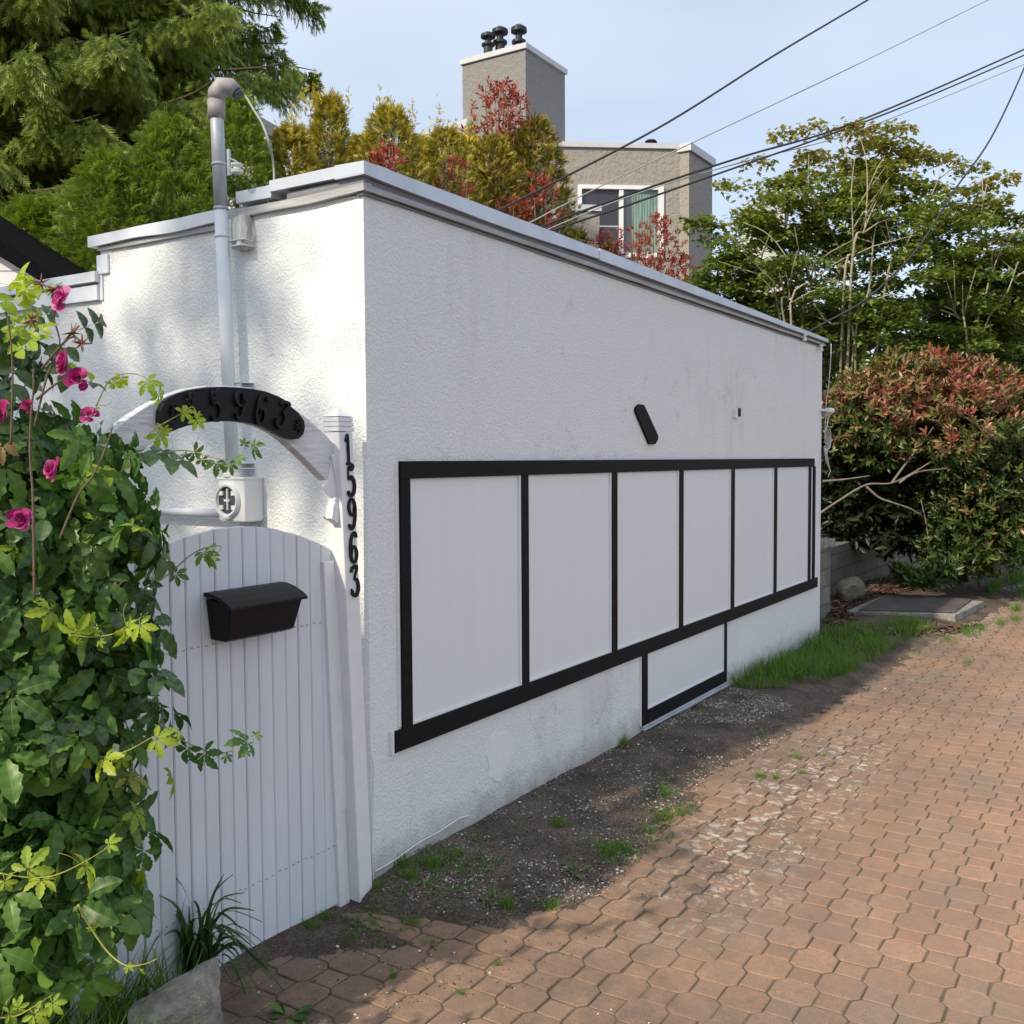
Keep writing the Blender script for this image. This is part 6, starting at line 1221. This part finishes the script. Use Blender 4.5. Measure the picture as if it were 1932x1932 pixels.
rose = thing('rose_bush', 'tall rose bush with pink double flowers above the creeper', 'shrub', tuple(vc+[-0.1, 0.05, 0]))
many('leaves', 420, (1.38, 1.97), 0.5, 0.15, 112, FM['rose'], rose, [ROSE], inset=0.06)
many('lower_leaves', 150, (0.9, 1.45), 0.2, 0.14, 113, FM['rose'], rose, [ROSE], inset=0.04)
q = MB()
for pts_, rr_ in (([z4(*p) for p in [(190, 1650), (185, 1300), (180, 1050), (165, 850), (170, 650), (185, 480), (180, 350)]], 0.0032), ([z4(*p) for p in [(330, 1320), (430, 1080), (520, 960), (590, 800), (620, 700)]], 0.003), ([z4(*p) for p in [(190, 700), (260, 420), (330, 250), (300, 100), (330, 0)]], 0.0026), ([z4(*p) for p in [(60, 800), (70, 400), (50, 150), (20, 20)]], 0.0026), ([z4(*p) for p in [(200, 550), (330, 450), (430, 430)]], 0.003), ([z4(*p) for p in [(230, 380), (380, 210), (450, 230)]], 0.003)):
    Q = smooth([dep(*p, 2.16+0.02*i) for i, p in enumerate(pts_)], 5); q.tube(Q, list(np.linspace(rr_, rr_*0.6, len(Q))), 7)
    for k in range(18 if rr_ > 0.0031 else 0):
        i = random.randrange(len(Q)//2); d = rdir(1)[0]; q.tube([Q[i], Q[i]+d*0.014], [0.0012, 0.0003], 3)
q.build('stems', M['woody'], rose)
# yellow-green young shoot top left
r = np.random.default_rng(117); P = np.array([dep(r.normal(20, 38), r.uniform(525, 690), 2.2+r.normal(0, .04)) for _ in range(14)]); scatter('young_leaves', ROSE, P, norm(r.normal(0, .6, P.shape)+RT0*0.3+[0, 0, .2]), norm(r.normal(0, .5, P.shape)-DH+[0, 0, .8]), r.uniform(0.06, 0.11, len(P)), FM['young'], rose)
petal = T_([(0, 0, 0), (0.35, 0.45, 0.12), (0.42, 0.85, 0.10), (0.12, 1.0, 0.02), (-0.2, 0.97, 0.05), (-0.42, 0.8, 0.12), (-0.33, 0.42, 0.1), (0, 0.55, 0)], [(0, 1, 7), (1, 2, 7), (2, 3, 7), (3, 4, 7), (4, 5, 7), (5, 6, 7), (6, 0, 7)], [0]*7)
for (fx, fy), s_, kd in ((z4(432, 445), 0.025, 'petal'), (z4(380, 350), 0.026, 'petal2'), (z7b(630, 735), 0.027, 'petal'), (z4(495, 642), 0.017, 'petal'), (z4(315, 940), 0.025, 'petal'), (z4(110, 1210), 0.025, 'petal'), (z4(5, 640), 0.03, 'petal2'), (z7b(270, 1755), 0.012, 'petal2')):
    r = np.random.default_rng(int(fx*7+fy)); c = dep(fx, fy, 2.0); fd = norm(-DH*0.8+RT0*r.normal(0, .4)+np.array([0, 0, r.uniform(0.0, .6)])); n_ = 30; a = np.arange(n_)*2.399; op = np.linspace(0.15, 1.25, n_); X = norm(np.cross(fd, [0, 0, 1.0])); Y_ = np.cross(fd, X)
    D = norm(fd*np.cos(op)[:, None]+(X*np.cos(a)[:, None]+Y_*np.sin(a)[:, None])*np.sin(op)[:, None]+r.normal(0, .18, (n_, 3)))
    scatter('flower', petal, np.tile(c, (n_, 1))+D*0.004, D, fd+D*0.2+r.normal(0, .2, (n_, 3)), s_*np.linspace(0.6, 1.0, n_), FM[kd], rose, rnd=r.random(n_))
for (fx, fy) in (z4(180, 110), z4(400, 180), z4(450, 240), z7b(400, 560), z7b(520, 620)):
    hips = MB(); c = dep(fx, fy, 2.08)
    for k in range(12): hips.tube([c, c+rdir(1)[0]*0.022], [0.003, 0.0005], 4)
    hips.build('spent_bloom', M['redstem'], rose)

# the street tree whose crown throws the broken light on the left wall
def shade_tree(label, c, H, R, n, seed, z0):
    r = np.random.default_rng(seed); c = np.array(c, float); root = thing('street_tree', label, 'tree', tuple(c)); q = MB(); q.tube([c, c+[0.1, 0, H*0.5], c+[0, 0, H*0.85]], [0.16, 0.12, 0.04], 8); q.build('trunk', M['bark'], root)
    pads = rdir(n//60)*(r.random((n//60, 1))**0.4)*[R, R, (H-z0)/2]+c+[0, 0, (H+z0)/2]; idx = r.integers(0, len(pads), n); P = pads[idx]+r.normal(0, 0.17, (n, 3))*[1, 1, .4]
    scatter('crown', LF_M, P, rdir(n), np.array([0, 0, 1.0])+r.normal(0, .5, (n, 3)), r.uniform(0.09, 0.17, n), FM['maple'], root, rnd=r.random(n)*0.5)
shade_tree('broadleaf tree left of the picture shading the gate wall', (-7.4, 3.15, 0), 9.2, 1.95, 5600, 121, 4.4)
